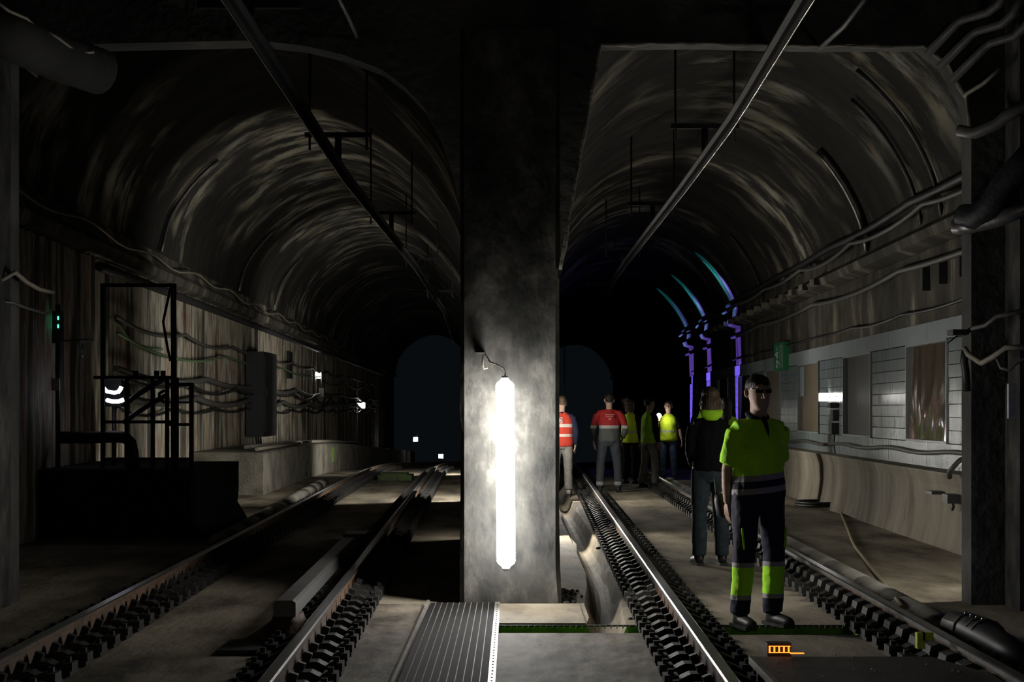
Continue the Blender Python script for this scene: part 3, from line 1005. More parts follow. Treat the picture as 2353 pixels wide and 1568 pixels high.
# cable joint at the near end of the right duct
t = thing('cable_joint', (c_right(9.6) + 1.05, 9.5, 0), 'black cable joint with shiny clamps at the near end of the right duct', 'cable joint')
cx_ = c_right(9.6) + 1.02
put('sleeve', MB().tube([(cx_ - .0, 9.9, .09), (cx_ + .01, 9.5, .1), (cx_ + .03, 9.0, .08), (cx_ + .05, 8.6, .06)], [.1, .11, .09, .07], 12), M['box_black'], t)
for k in range(4):
    put('clamp', MB().tube([(cx_ + .005 + .008 * k, 9.62 - .09 * k, .099), (cx_ + .006 + .008 * k, 9.59 - .09 * k, .099)], .113, 12), M['iron'], t)
    put('clamp_bolt', MB().ball((cx_ - .02 + .008 * k, 9.6 - .09 * k, .21), .015, 8), M['steelglint'], t)

# cord snaking over the right floor
pts = []
for (a, b) in ((1923, 1132), (1927, 1155), (1931, 1176), (1942, 1202), (1951, 1224), (1958, 1243), (1965, 1257), (1982, 1279), (1998, 1300), (2014, 1320), (2030, 1340), (2048, 1362), (2062, 1380), (2074, 1395)):
    z = .015
    for _ in range(6):
        g = G(a, b, z)
        d = g.x - (c_right(g.y) + 1.0)
        z2 = .015 + (math.sqrt(.15 ** 2 - d * d) if abs(d) < .15 else (.10 if d < -.15 else 0))
        z = .5 * (z + z2)
    pts.append(G(a, b, z))
put('extension_cord', MB().tube(pts, .016, 6), plain('dull_yellow_cord', (.34, .29, .16), .6), None, 'dull yellow cord snaking across the floor by the right bench', 'cord')
put('cord_coil', MB().tube([(G(1895, 1168, 0) + Vector((.42 * math.cos(a), .5 * math.sin(a), .03 + .006 * a))) for a in frange(0, 14, 60)], .025, 6), M['cable'], None, 'dark heap of coiled cable at the foot of the right bench', 'coil')

# rubble heaped against the foot of the pillar
mb = MB()
for k in range(130):
    a = random.random()
    x = .36 + abs(random.gauss(0, .07)); y = random.uniform(11.72, 12.6); r = random.uniform(.008, .03)
    mb.ball((x, y, r * .5), (r, r * 1.1, r * .7), 6)
put('rubble', mb, M['pillar'], None, 'grey rubble along the right foot of the pillar', 'rubble', kind='stuff')
for (a, b, s_) in ((1375, 1262, .03), (1448, 1424, .02), (580, 1229, .03), (478, 1192, .03)):
    g = G(a, b)
    put('pebble', MB().ball(g + Vector((0, 0, s_ * .3)), (s_, s_, s_ * .5), 8), M['iron'], None, {1375: 'dark pebble on the lit floor right of the gutter', 1448: 'small stone near the trench by the right rail', 580: 'dark stone on the lit floor left of the left rail', 478: 'dark stone on the lit floor near the platform block'}[a], 'stone', 'stones on the floor')

# ================================================================ LEFT SIDE
bl = MB()
for z in frange(0, .79, 7):
    for (x, y) in ((-7.2, 17.7), (-3.62, 17.7), (-3.58, 17.74), (-3.6, 20.6), (-7.2, 20.6)):
        w = noise.noise(Vector((x * 2, y, z * 4))) * .03
        foot = .14 * max(0, 1 - z / .25) if x > -4 else 0
        bl.v.append(Vector((x + w + foot, y - (.02 + abs(w) if y < 18 else 0), z)))
for k in range(6):
    for j in range(5):
        a = k * 5 + j; b = k * 5 + (j + 1) % 5
        bl.face((a, b, b + 5, a + 5))
bl.face([30 + j for j in range(5)])
put('platform_block', bl, M['rough_block'], kind='structure', label='dark masonry platform end on the left with a railing on top')

def post(mb, x, y0, y1, Y=17.9, w=9):
    a = P(x - w / 2, y0, Y); b = P(x + w / 2, y1, Y + .05)
    b.x = a.x + w * Y / F
    return mb.box2(a, b)


rg = thing('railing_cage', P(330, 1082, 17.9), 'black iron railing cage standing on the dark platform end', 'railing')
for x, y0, y1, w in ((235, 652, 1082, 9), (398, 652, 1082, 11), (383, 872, 1082, 8), (350, 868, 1082, 8), (290, 868, 1082, 8), (405, 868, 1082, 8), (439, 880, 1082, 9)):
    put('post', post(MB(), x, y0, y1, 17.9, w), M['blackiron'], rg)
for x0, x1, y, h in ((232, 402, 656, 9), (215, 400, 868, 8), (232, 400, 970, 7), (380, 442, 884, 8), (380, 442, 976, 7), (232, 442, 1056, 8), (385, 442, 925, 4)):
    a = P(x0, y - h / 2, 17.92); b = P(x1, y + h / 2, 17.96)
    put('crossbar', MB().box2(a, b), M['blackiron'], rg)
for x in (312, 360, 375):
    put('finial', MB().box2(P(x - 6, 852, 17.9), P(x + 6, 866, 17.98)), M['blackiron'], rg)
put('brace', MB().tube([P(392, 660, 17.95), P(375, 740, 17.95), P(385, 800, 17.95), P(392, 830, 17.95)], .016, 6), M['blackiron'], rg)
put('handle', MB().tube([P(378, 898, 17.85), P(366, 905, 17.82), P(366, 918, 17.82), P(378, 925, 17.85)], .02, 6), M['blackiron'], rg)
put('handrail', MB().tube([P(283, 932, 18.3), P(320, 905, 18.3), P(352, 885, 18.3), P(385, 868, 18.3)], .03, 8), M['iron'], rg)
put('handrail', MB().tube([P(283, 972, 18.3), P(320, 945, 18.3), P(352, 925, 18.3), P(385, 908, 18.3)], .03, 8), M['iron'], rg)

# tank-like machine: arched pipe standing on the block
pp = thing('vent_pipe', P(275, 1083, 18.2), 'thick black bent pipe rising behind the railing', 'pipe')
put('bend', MB().tube([P(305, 1083, 18.2), P(305, 1040, 18.2), P(300, 1018, 18.2), P(288, 1006, 18.2), P(265, 1004, 18.2), P(200, 1006, 18.2), P(140, 1006, 18.2)], .07, 12), M['blackiron'], pp)
put('collar', MB().tube([P(305, 1062, 18.2), P(305, 1072, 18.2)], .09, 12), M['blackiron'], pp)

# signal box with two green leds
sb = thing('signal_box', P(135, 1083, 18.3), 'dark signal box with two green indicator lights at far left', 'signal')
put('pole', MB().cyl(P(133, 1083, 18.3), P(133, 700, 18.3), .03, 8), M['box_black'], sb)
put('box', MB().box2(P(120, 715, 18.25), P(146, 790, 18.4)), M['box_black'], sb)
for (y0, y1) in ((727, 735), (746, 754)):
    put('indicator', MB().box2(P(132, y0, 18.24), P(135, y1, 18.25)), M['led_green'], sb)
put('plate', MB().box2(P(115, 870, 18.24), P(138, 898, 18.28)), M['box_grey'], sb)
put('shelf', MB().box2(P(183, 779, 18.2), P(217, 785, 18.45)), M['greycable'], sb)
put('ring', MB().tube([P(190, 790, 18.2), P(192, 805, 18.2), P(189, 820, 18.2), P(184, 822, 18.2), P(184, 806, 18.2), P(189, 790, 18.2)], .008, 6), M['steelglint'], sb)
put('strut', MB().box2(P(133, 781, 18.3), P(185, 785, 18.34)), M['box_black'], sb)

# cables along the left wall
def wall_cable(pts, r, mat, label, group='cables along the left wall'):
    return put('wall_cable', MB().tube(pts, r, 6), mat, None, label, 'cable', group)


def sag_line(Ya, Yb, z, off, span=4.0, sag=.12, seed=0, wall='L'):
    out = []
    Y = Ya; rnd = random.Random(seed)
    s0 = rnd.uniform(.5, 1.3)
    while Y <= Yb:
        ph = ((Y - Ya) / span) % 1
        if ph < .02: s0 = rnd.uniform(.4, 1.4)
        zz_ = z - sag * s0 * 4 * ph * (1 - ph)
        xx_ = (LW + lx(Y) + off) if wall == 'L' else (RW + rx(Y) - off)
        out.append((xx_, Y, zz_))
        Y += .5
    return out


wall_cable(sag_line(21, 76, 2.72, .2, 5, .10, 1), .028, M['greycable'], 'grey cable bundle along the corrugated left wall, topmost below the cornice pipe')
wall_cable(sag_line(21, 70, 2.50, .22, 9, .16, 2), .022, M['greencable'], 'greenish cable sagging below the topmost bundle on the left wall')
wall_cable(sag_line(21, 76, 2.02, .2, 7, .12, 3), .05, M['greycable'], 'thick grey cable at lamp height on the left wall')
wall_cable(sag_line(21, 76, 1.9, .26, 5, .18, 4), .03, M['cable'], 'black cable just under the thick grey cable on the left wall')
wall_cable(sag_line(21, 74, 1.68, .2, 6, .1, 5), .055, M['greycable'], 'thick lower grey cable pair on the left wall')
wall_cable(sag_line(21, 74, 1.5, .2, 4, .1, 6), .025, M['cable'], 'lowest thin black cable on the left wall')
put('wall_pipe', MB().tube([(LW + lx(Y) + .22, Y, 3.3) for Y in frange(20, 80, 30)], .065, 10), M['iron'], None, 'dark pipe running under the left cornice', 'pipe')
put('wall_cable', MB().tube([(LW + lx(Y) + .24, Y, 3.74 + .05 * math.sin(Y * 1.7) - .02 * math.sin(Y * .6)) for Y in frange(14, 70, 90)], .014, 6), M['palecable'], None, 'thin pale wavy cable lying on the left cornice', 'cable', 'cables along the left wall')
put('hanging_cable', MB().tube([P(142, 580, 20.5), P(175, 640, 20.6), P(205, 680, 20.8), P(232, 712, 21), P(255, 735, 21.3), P(275, 748, 21.6), P(288, 770, 22), P(310, 792, 22.5), P(345, 801, 23.5), P(372, 803, 24.5)], .022, 6), M['greencable'], None, 'green cable drooping diagonally behind the railing cage', 'cable')
put('hanging_cable', MB().tube([P(-20, 655, 11.5), P(10, 640, 11.5), P(35, 626, 11.55), P(60, 648, 11.8), P(90, 665, 12.3), P(122, 672, 13)], .018, 6), M['palecable'], None, 'pale cable hanging at the far left edge', 'cable')
put('hanging_cable', MB().tube([P(-20, 690, 11.5), P(30, 696, 11.6), P(60, 708, 12), P(110, 722, 13)], .012, 6), M['greycable'], None, 'thin grey cable below the pale one at the far left', 'cable')

# wall cabinet, conduits
cb = thing('wall_cabinet', (LW + lx(34) + .25, 34.0, .72), 'tall dark cabinet against the corrugated left wall', 'cabinet')
cxl = LW + lx(34)
put('body', MB().box2((cxl + .12, 33.4, .9), (cxl + .5, 35.2, 2.72)), M['cabinet'], cb)
d_ = put('door', MB().box2((cxl + .5, 33.5, 1.0), (cxl + .52, 35.1, 2.62)), M['cabinet'], cb)
put('handle', MB().box2((cxl + .52, 33.6, 1.75), (cxl + .55, 33.66, 1.95)), M['iron'], d_)
put('conduit', MB().cyl((cxl + .2, 34.2, 2.7), (cxl + .2, 34.2, 3.4), .03, 8), M['greycable'], cb)
for k in range(3):
    put('lead', MB().tube([(cxl + .3, 33.6 + .3 * k, .9), (cxl + .34, 33.5 + .3 * k, .6), (cxl + .4, 33.7 + .3 * k, .72)], .022, 6), M['cable'], cb)
put('wall_slot', MB().box2((LW + lx(41) + .1, 40.7, 2.3), (LW + lx(41) + .16, 41.3, 3.0)), M['box_black'], None, 'narrow black slot on the corrugated wall before the first lamp', 'slot')
# pale pipes lying on the platform ledge
for (a, r, m_, lab) in ((((-3.9, 27.6), (-3.85, 30), (-3.75, 33)), .03, 'palecable', 'pale pipe lying on the near end of the left platform'),
                        (((-4.3, 29), (-4.15, 33), (-4.0, 38)), .035, 'duct', 'grey pipe lying along the left platform'),
                        (((-3.85, 36), (-3.9, 42), (-3.8, 50)), .04, 'palecable', 'long pale pipe at the edge of the far left platform')):
    put('loose_pipe', MB().tube([(x + lx(Y), Y, fz(Y) + .745 + r) for (x, Y) in a], r, 8), M[m_], None, lab, 'pipe', 'loose pipes on the left platform')
put('hanging_cable', MB().tube([P(700, 1042, 34), P(705, 1060, 33.9), P(703, 1080, 33.85), P(706, 1095, 33.8)], .02, 6), M['cable'], None, 'black cable dropping over the left platform edge', 'cable')
put('painted_mark', MB().box2((-3.695 + lx(40), 39.6, .25 + fz(40)), (-3.69 + lx(40), 40.2, .62 + fz(40))), plain('green_paint', (.25, .42, .08), .7), None, 'green paint mark on the left platform face', 'mark')

# conduits over the vaults, following the arch
def arch_conduit(prof, axis, Ya, Yb, i0, i1, r, mat, label):
    pts = []
    for k in range(i0, i1 + 1):
        x, z = prof[k]
        cxp = -2.6 if axis is lx else 2.3
        d = Vector((x - cxp, 0, z - 3.6)).normalized() * .05
        Y = Ya + (Yb - Ya) * (k - i0) / (i1 - i0)
        pts.append((x + axis(Y) - d.x, Y, z - d.z))
    return put('vault_conduit', MB().tube(pts, r, 6), M[mat], None, label, 'conduit', 'conduits fixed to the vaults')


arch_conduit(lprof, lx, 24.5, 24.9, 1, 11, .03, 'alu', 'conduit on the left vault, nearest')
arch_conduit(lprof, lx, 32.5, 33.2, 1, 10, .03, 'alu', 'conduit on the left vault, second one back')
arch_conduit(lprof, lx, 38, 38.6, 1, 9, .03, 'alu', 'conduit on the left vault, third one back')
arch_conduit(rprof, rx, 16.6, 17.0, len(rprof) - 14, len(rprof) - 2, .025, 'iron', 'dark conduit on the right vault, nearest the portal')
arch_conduit(rprof, rx, 17.6, 17.9, len(rprof) - 13, len(rprof) - 2, .025, 'iron', 'dark conduit on the right vault, second from the portal')
arch_conduit(rprof, rx, 20.4, 20.8, len(rprof) - 12, len(rprof) - 2, .05, 'alu', 'thick pale pipe on the right vault')
arch_conduit(rprof, rx, 30, 30.5, len(rprof) - 12, len(rprof) - 2, .03, 'iron', 'dark conduit on the right vault far back')

# ================================================================ RIGHT SIDE
# display frames in the tiled wall
labs = ['display panel covered in crumpled shiny film, nearest on the tiled wall', 'blackish display panel right of the wall lamps', 'brown peeling display panel left of the wall lamps', 'brown display panel behind the man in the foreground', 'far display panel beside the nearest violet light', 'farthest display panel between the violet lights']
for k, (a, b) in enumerate(wins):
    t = thing('display_panel', (RW + rx((a + b) / 2) - .02, (a + b) / 2, 1.10), labs[k], 'display panel', 'display panels in the tiled wall')
    if k == 0:
        mb = MB(); N = 26; Mz = 18
        for i in range(N + 1):
            for j in range(Mz + 1):
                Y = a + .03 + (b - a - .06) * i / N; z = 1.12 + 1.11 * j / Mz
                w = noise.noise(Vector((Y * 3.2, z * 1.3, 3))) * .05 * (1 - .7 * j / Mz) + abs(noise.noise(Vector((Y * 5 + z * 2.2, z * 2, 9)))) * .035 * (1 - .8 * j / Mz)
                mb.v.append(Vector((RW + rx(Y) + .0 - abs(w), Y, z)))
        for i in range(N):
            for j in range(Mz):
                q_ = i * (Mz + 1) + j
                mb.face((q_, q_ + Mz + 1, q_ + Mz + 2, q_ + 1), 0, None, True)
        put('film_sheet', mb, M['film'], t)
    else:
        put('backing_sheet', rbox(MB(), a + .02, b - .02, 1.11, 2.235, RW + .01, RW + .04), M['posterdark'] if k in (1, 4, 5) else M['poster'], t)
    if k == 2:
        put('torn_strip', rbox(MB(), 26.35, 26.78, 1.7, 2.2, RW - .006, RW + .008), M['frame'], t)
    for (z0, z1, ya, yb) in ((2.215, 2.243, a, b), (1.092, 1.118, a, b), (1.118, 2.215, a, a + .03), (1.118, 2.215, b - .03, b)):
        put('frame_bar', rbox(MB(), ya, yb, z0, z1, RW - .05, RW + .02), M['frame'], t)

# green exit sign
Ys = 28.3
q = P(1803, 820, Ys)
t = thing('exit_sign', (RW + rx(Ys) - .1, Ys, 2.48), 'green escape sign with white running figure on the right wall', 'sign')
xs_ = RW + rx(Ys) - .14
put('panel', MB().box2((xs_, Ys - .5, q.z - .25), (xs_ + .12, Ys + .5, q.z + .25)), M['green_sign'], t)
W_ = M['white']
mb = MB()
xf = xs_ - .006
mb.ball((xf, Ys + .12, q.z + .15), (.006, .045, .045), 8)
for (y0, z0, y1, z1) in ((.1, .09, .02, -.04), (.1, .08, .22, .03), (.1, .08, .0, .07), (.02, -.04, .12, -.12), (.12, -.12, .1, -.2), (.02, -.04, -.08, -.14)):
    mb.cyl((xf, Ys + y0, q.z + z0), (xf, Ys + y1, q.z + z1), .022, 6)
put('running_figure', mb, W_, t)
mb = MB().box2((xf - .004, Ys - .42, q.z - .2), (xf + .004, Ys - .38, q.z + .2)).box2((xf - .004, Ys - .2, q.z - .2), (xf + .004, Ys - .16, q.z + .2)).box2((xf - .004, Ys - .42, q.z + .16), (xf + .004, Ys - .16, q.z + .2))
put('doorway', mb, W_, t)

# cables on the right wall
BYw2 = lambda px, off: off / ((px - CX) / F - .0171)
def rcable(Ya, Yb, z, off, r, mat, lab, sag=.08, span=5, seed=1):
    return put('wall_cable', MB().tube(sag_line(Ya, Yb, z, off, span, sag, seed, 'R'), r, 6), M[mat], None, lab, 'cable', 'cables along the right wall')


rcable(13, 60, 3.15, .1, .035, 'greycable', 'grey cable high on the right wall under the cornice', .06, 6, 11)
rcable(13, 60, 3.85, .2, .05, 'iron', 'thick dark cable lying above the right cornice', .04, 5, 12)
rcable(13, 60, 3.7, .3, .03, 'greycable', 'grey cable on the front of the right cornice', .08, 4, 13)
rcable(13, 45, 2.62, .07, .018, 'cable', 'thin black cable just above the tiled wall', .03, 3, 14)
put('wall_cable', MB().tube([(RW + rx(Y) - .08, Y, 1.0 + .018 * math.sin(Y * 2) - .006 * max(0, Y - 16)) for Y in frange(15.9, 32, 50)] [::-1] + [P(2203, 1060, 15.75), P(2192, 1072, 15.8), P(2181, 1085, 15.85), P(2182, 1098, 15.9)], .028, 6), M['greycable'], None, 'dark green-grey cable along the foot of the tiled wall, curling down at its near end', 'cable', 'cables along the right wall')
for (px_, y0, y1, lab) in ((2209, 575, 635, 'black iron wall hook nearest the right jamb'), (2162, 592, 652, 'middle one of three black iron wall hooks by the right jamb'), (2124, 600, 668, 'farthest of three black iron wall hooks by the right jamb')):
    Y = BYw2(px_, RW - .08)
    put('wall_hook', MB().box2(P(px_ - 4, y0, Y), P(px_ + 4, y1, Y) + Vector((.06, .05, 0))), M['blackiron'], None, lab, 'hook', 'iron hooks on the right wall')
# insulator blocks on the cornice
for k in range(16):
    Y = 24 + 1.05 * k
    put('cornice_block', MB().box((RW + rx(Y) - .24, Y, 3.42), (.10, .34, .1)), M['ledge'], bpy.data.objects['trim_2'])

# step box and bracket on the bench
BYw = lambda px, off: off / ((px - CX) / F - .0171)
Yj = BYw(2187, 4.22)
t = thing('junction_box', P(2187, 1160, Yj), 'black socket box on the curved bench wall', 'box')
put('box', MB().box2(P(2177, 1137, Yj), P(2199, 1158, Yj) + Vector((.04, .2, 0))), M['box_black'], t)
put('cable_tail', MB().tube([P(2190, 1158, Yj), P(2191, 1166, Yj), P(2188, 1172, Yj + .05)], .015, 6), M['cable'], t)
put('bench_peg', MB().box2(P(2141, 1130, BYw(2148, 4.2)), P(2156, 1137, BYw(2148, 4.2)) + Vector((.1, .25, 0))), M['box_black'], None, 'short black peg on the curved bench wall', 'peg')

# conduits bending round the upper right corner
for (off, lab) in ((0, 'uppermost of three bent conduits in the upper right corner'), (42, 'middle one of three bent conduits in the upper right corner'), (84, 'lowest of three bent conduits in the upper right corner')):
    dx, dy = off * .75, off * .72
    pts = [P(2130 + dx * .9, 125 + dy, 11.62), P(2200 + dx, 52 + dy * .95, 11.45), P(2215 + dx, 44 + dy * .9, 11.4), P(2270 + dx, 28 + dy * .9, 11.2), P(2295 + dx, 10 + dy * .8, 11.1), P(2318 + dx, -30 + dy * .8, 11.0)]
    put('corner_conduit', MB().tube(pts, .032, 10), M['greycable'], None, lab, 'conduit', 'bent conduits at upper right')
put('corner_conduit', MB().tube([P(2218, 222, 11.69), P(2222, 215, 11.66), P(2260, 192, 11.5), P(2297, 158, 11.4)], .016, 8), M['palecable'], None, 'thin pale conduit below the bent conduits', 'conduit', 'bent conduits at upper right')
put('wall_pipe', MB().tube([P(2205, 300, 11.62), P(2240, 306, 11.5), P(2290, 285, 11.4), P(2310, 268, 11.35), P(2370, 235, 11.2)], .045, 10), M['greycable'], None, 'grey pipe bending across the right jamb', 'pipe', 'pipes on the right jamb')
put('wall_pipe', MB().tube([P(2215, 500, 11.6), P(2240, 500, 11.5), P(2275, 480, 11.4), P(2300, 440, 11.35), P(2330, 400, 11.3), P(2375, 350, 11.2)], .1, 12), M['iron'], None, 'thick dark bent pipe on the right jamb', 'pipe', 'pipes on the right jamb')
put('wall_pipe', MB().tube([P(2195, 520, 11.64), P(2225, 520, 11.55), P(2290, 505, 11.4), P(2375, 470, 11.2)], .06, 12), M['alu'], None, 'pale topped pipe below the thick bent pipe on the right jamb', 'pipe', 'pipes on the right jamb')
put('jamb_column', MB().box2((3.68, 11.35, 0), (3.95, 11.69, 4.8)), M['pillar'], None, 'rough concrete pier at the right edge', 'pier')
put('jamb_column', MB().box2((-4.1, 11.35, 0), (-3.74, 11.69, 4.8)), M['pillar'], None, 'rough concrete pier at the left edge', 'pier')
put('paper_tag', MB().box2(P(2318, 882, 11.3), P(2332, 962, 11.34)), M['white'], None, 'strip of pale paper on the right edge pier', 'paper')
put('jamb_cable', MB().tube([P(2190, 762, 11.66), P(2215, 768, 11.6), P(2235, 755, 11.5), P(2265, 748, 11.4), P(2290, 728, 11.3), P(2320, 722, 11.28), P(2375, 708, 11.2)], .018, 6), M['greycable'], None, 'upper grey cable looping off the right jamb', 'cable', 'cables on the right jamb')
put('jamb_cable', MB().tube([P(2215, 800, 11.64), P(2225, 815, 11.6), P(2255, 835, 11.45), P(2280, 822, 11.35), P(2310, 800, 11.28), P(2375, 798, 11.2)], .022, 6), M['palecable'], None, 'pale lower cable sagging off the right jamb', 'cable', 'cables on the right jamb')
put('jamb_cable', MB().tube([P(2290, 822, 11.35), P(2300, 845, 11.3), P(2318, 852, 11.27), P(2335, 835, 11.25), P(2375, 815, 11.2)], .014, 6), M['greycable'], None, 'small loop of cable hanging under the pale cable', 'cable', 'cables on the right jamb')
put('jamb_cable', MB().tube([P(2218, 805, 11.64), P(2215, 830, 11.64), P(2219, 855, 11.64), P(2222, 900, 11.64)], .03, 8), M['cable'], None, 'black cable running down the edge of the right jamb', 'cable', 'cables on the right jamb')
put('cable_clamp', MB().box2(P(2190, 757, 11.5), P(2212, 772, 11.66)).cyl(P(2176, 790, 11.55), P(2200, 772, 11.55), .006, 6), M['box_black'], None, 'black cable clamp at the edge of the right jamb', 'clamp')
put('corner_duct', MB().tube([P(-60, 40, 10.6), P(40, 90, 10.9), P(130, 130, 11.2), P(230, 165, 11.6)], .17, 14), M['ceil'], None, 'fat dark duct in the upper left corner', 'duct')
put('corner_cable', MB().tube([P(-20, -5, 10.5), P(20, 25, 10.6), P(60, 42, 10.8), P(85, 65, 10.9), P(130, 85, 11), P(160, 108, 11.1), P(180, 122, 11.2), P(215, 120, 11.3)], .012, 6), M['palecable'], None, 'thin pale cable crossing the fat duct in the upper left corner', 'cable')
put('corner_cable', MB().tube([P(-10, 105, 10.9), P(20, 125, 11), P(55, 150, 11.2), P(85, 175, 11.5)], .012, 6), M['greycable'], None, 'short grey cable under the fat duct at upper left', 'cable')
put('marker_post', MB().cyl((P(1297, 1112, 31.2)), P(1297, 800, 31.2), .022, 8), M['iron'], None, 'thin grey upright pole just right of the pillar', 'pole')

# ================================================================ PEOPLE
def remesh(mb, name, voxel, smooth=6, wrinkle=0.0, freq=7.0):
    me = mb.mesh(name)
    tmp = bpy.data.objects.new('tmp', me); col.objects.link(tmp)
    r = tmp.modifiers.new('r', 'REMESH'); r.mode = 'VOXEL'; r.voxel_size = voxel; r.use_smooth_shade = True
    s_ = tmp.modifiers.new('s', 'SMOOTH'); s_.factor = .5; s_.iterations = smooth
    dg = bpy.context.evaluated_depsgraph_get()
    out = bpy.data.meshes.new_from_object(tmp.evaluated_get(dg))
    bpy.data.objects.remove(tmp); bpy.data.meshes.remove(me)
    out.name = name
    if wrinkle:
        nrm = [v.normal.copy() for v in out.vertices]
        sd = random.random() * 50
        for v, nn in zip(out.vertices, nrm):
            p = Vector((v.co.x * freq * 1.4, v.co.y * freq * 1.4, v.co.z * freq)) + Vector((sd, 0, 0))
            v.co += nn * wrinkle * (noise.noise(p) + .5 * noise.noise(p * 2.3))
    out.polygons.foreach_set('use_smooth', [True] * len(out.polygons))
    out.update()
    return out


def add_mesh_to(me, mb):
    """append loose closed pieces (fingers, nose) to a remeshed body so that it stays one mesh"""
    v0 = [v.co.copy() for v in me.vertices]; f0 = [tuple(p.vertices) for p in me.polygons]
    k = len(v0)
    out = bpy.data.meshes.new(me.name)
    out.from_pydata([tuple(v) for v in v0 + mb.v], [], f0 + [tuple(i + k for i in f) for f in mb.f])
    out.polygons.foreach_set('use_smooth', [True] * len(out.polygons))
    out.update()
    return out


def hand(mb, wrist, d, n, side, curl=.5, s=1.0):
    """palm + four fingers + thumb; d = pointing direction, n = palm normal, side = thumb side"""
    d = Vector(d).normalized(); n = Vector(n); n = (n - d * n.dot(d)).normalized(); t = d.cross(n) * side
    w = Vector(wrist)
    for k in (-1, -.33, .33, 1):
        mb.tube([w - d * .01, w + d * .045 * s + t * k * .026 * s, w + d * .092 * s + t * k * .032 * s], [.017 * s, .0155 * s, .0125 * s], 8)
    for k, ln in ((-1, .062), (-.33, .076), (.33, .082), (1, .072)):
        b = w + d * .09 * s + t * k * .032 * s
        p1 = b + (d * math.cos(curl * .5) + n * math.sin(curl * .5)) * ln * .45 * s
        p2 = p1 + (d * math.cos(curl * 1.3) + n * math.sin(curl * 1.3)) * ln * .33 * s
        p3 = p2 + (d * math.cos(curl * 2) + n * math.sin(curl * 2)) * ln * .25 * s
        mb.tube([b, p1, p2, p3, p3 + (p3 - p2) * .12], [.0105 * s, .0098 * s, .009 * s, .0075 * s, .003 * s], 8)
    b = w + d * .03 * s + t * .03 * s
    p1 = b + (d * .6 + t * .7 + n * .2).normalized() * .04 * s
    p2 = p1 + (d * .85 + t * .3 + n * .35).normalized() * .034 * s
    mb.tube([b - t * .012, b, p1, p2, p2 + (p2 - p1) * .15], [.012, .014 * s, .0115 * s, .0095 * s, .004 * s], 8)


def head_mb(mb, c, yaw=0.0, pitch=0.0):
    """c = chin-level centre of the skull; faces -y"""
    c = Vector(c)
    sub = MB()
    sub.rings([(0, -.06, -.004, .02, .018), (0, -.055, .008, .042, .038), (0, -.038, .035, .058, .06), (0, -.018, .07, .067, .08), (0, -.006, .11, .073, .092), (0, .002, .145, .076, .097), (0, .006, .18, .072, .092), (0, .008, .205, .058, .075), (0, .008, .222, .036, .048), (0, .008, .229, .012, .016)], 20)
    sub.tube([(0, -.02, -.05), (0, -.01, .02), (0, 0, .08)], [.055, .055, .06], 12)
    R = Euler((pitch, 0, yaw)).to_matrix()
    sub.v = [c + R @ v for v in sub.v]
    k = len(mb.v); mb.v += sub.v
    for f, mi_, u, s_ in zip(sub.f, sub.mi, sub.uv, sub.sm):
        mb.face([i + k for i in f], mi_, None, True)
    det = MB()
    det.tube([(0, -.092, .138), (0, -.104, .115), (0, -.118, .092), (0, -.108, .084)], [.008, .0105, .0145, .010], 10)
    det.ball((-.012, -.103, .087), .010, 8); det.ball((.012, -.103, .087), .010, 8)
    det.tube([(-.05, -.078, .15), (-.03, -.092, .153), (0, -.096, .148), (.03, -.092, .153), (.05, -.078, .15)], [.005, .009, .008, .009, .005], 8)
    det.tube([(-.026, -.086, .052), (-.01, -.096, .056), (0, -.097, .054), (.01, -.096, .056), (.026, -.086, .052)], [.003, .006, .006, .006, .003], 8)
    det.tube([(-.022, -.086, .046), (0, -.094, .044), (.022, -.086, .046)], [.003, .008, .003], 8)
    for s_ in (-1, 1):
        det.tube([(s_ * .075, .012, .14), (s_ * .083, .02, .125), (s_ * .082, .018, .1), (s_ * .076, .008, .082)], [.008, .014, .013, .008], 8, flat=.9)
    det.v = [c + R @ v for v in det.v]
    return det, (lambda p: c + R @ Vector(p))


def put_local(name, me, mat, parent, label=None):
    o = bpy.data.objects.new(name, me)
    for m_ in (mat if isinstance(mat, (list, tuple)) else [mat]):
        me.materials.append(m_)
    col.objects.link(o); o.parent = parent
    if label: o['label'] = label
    return o


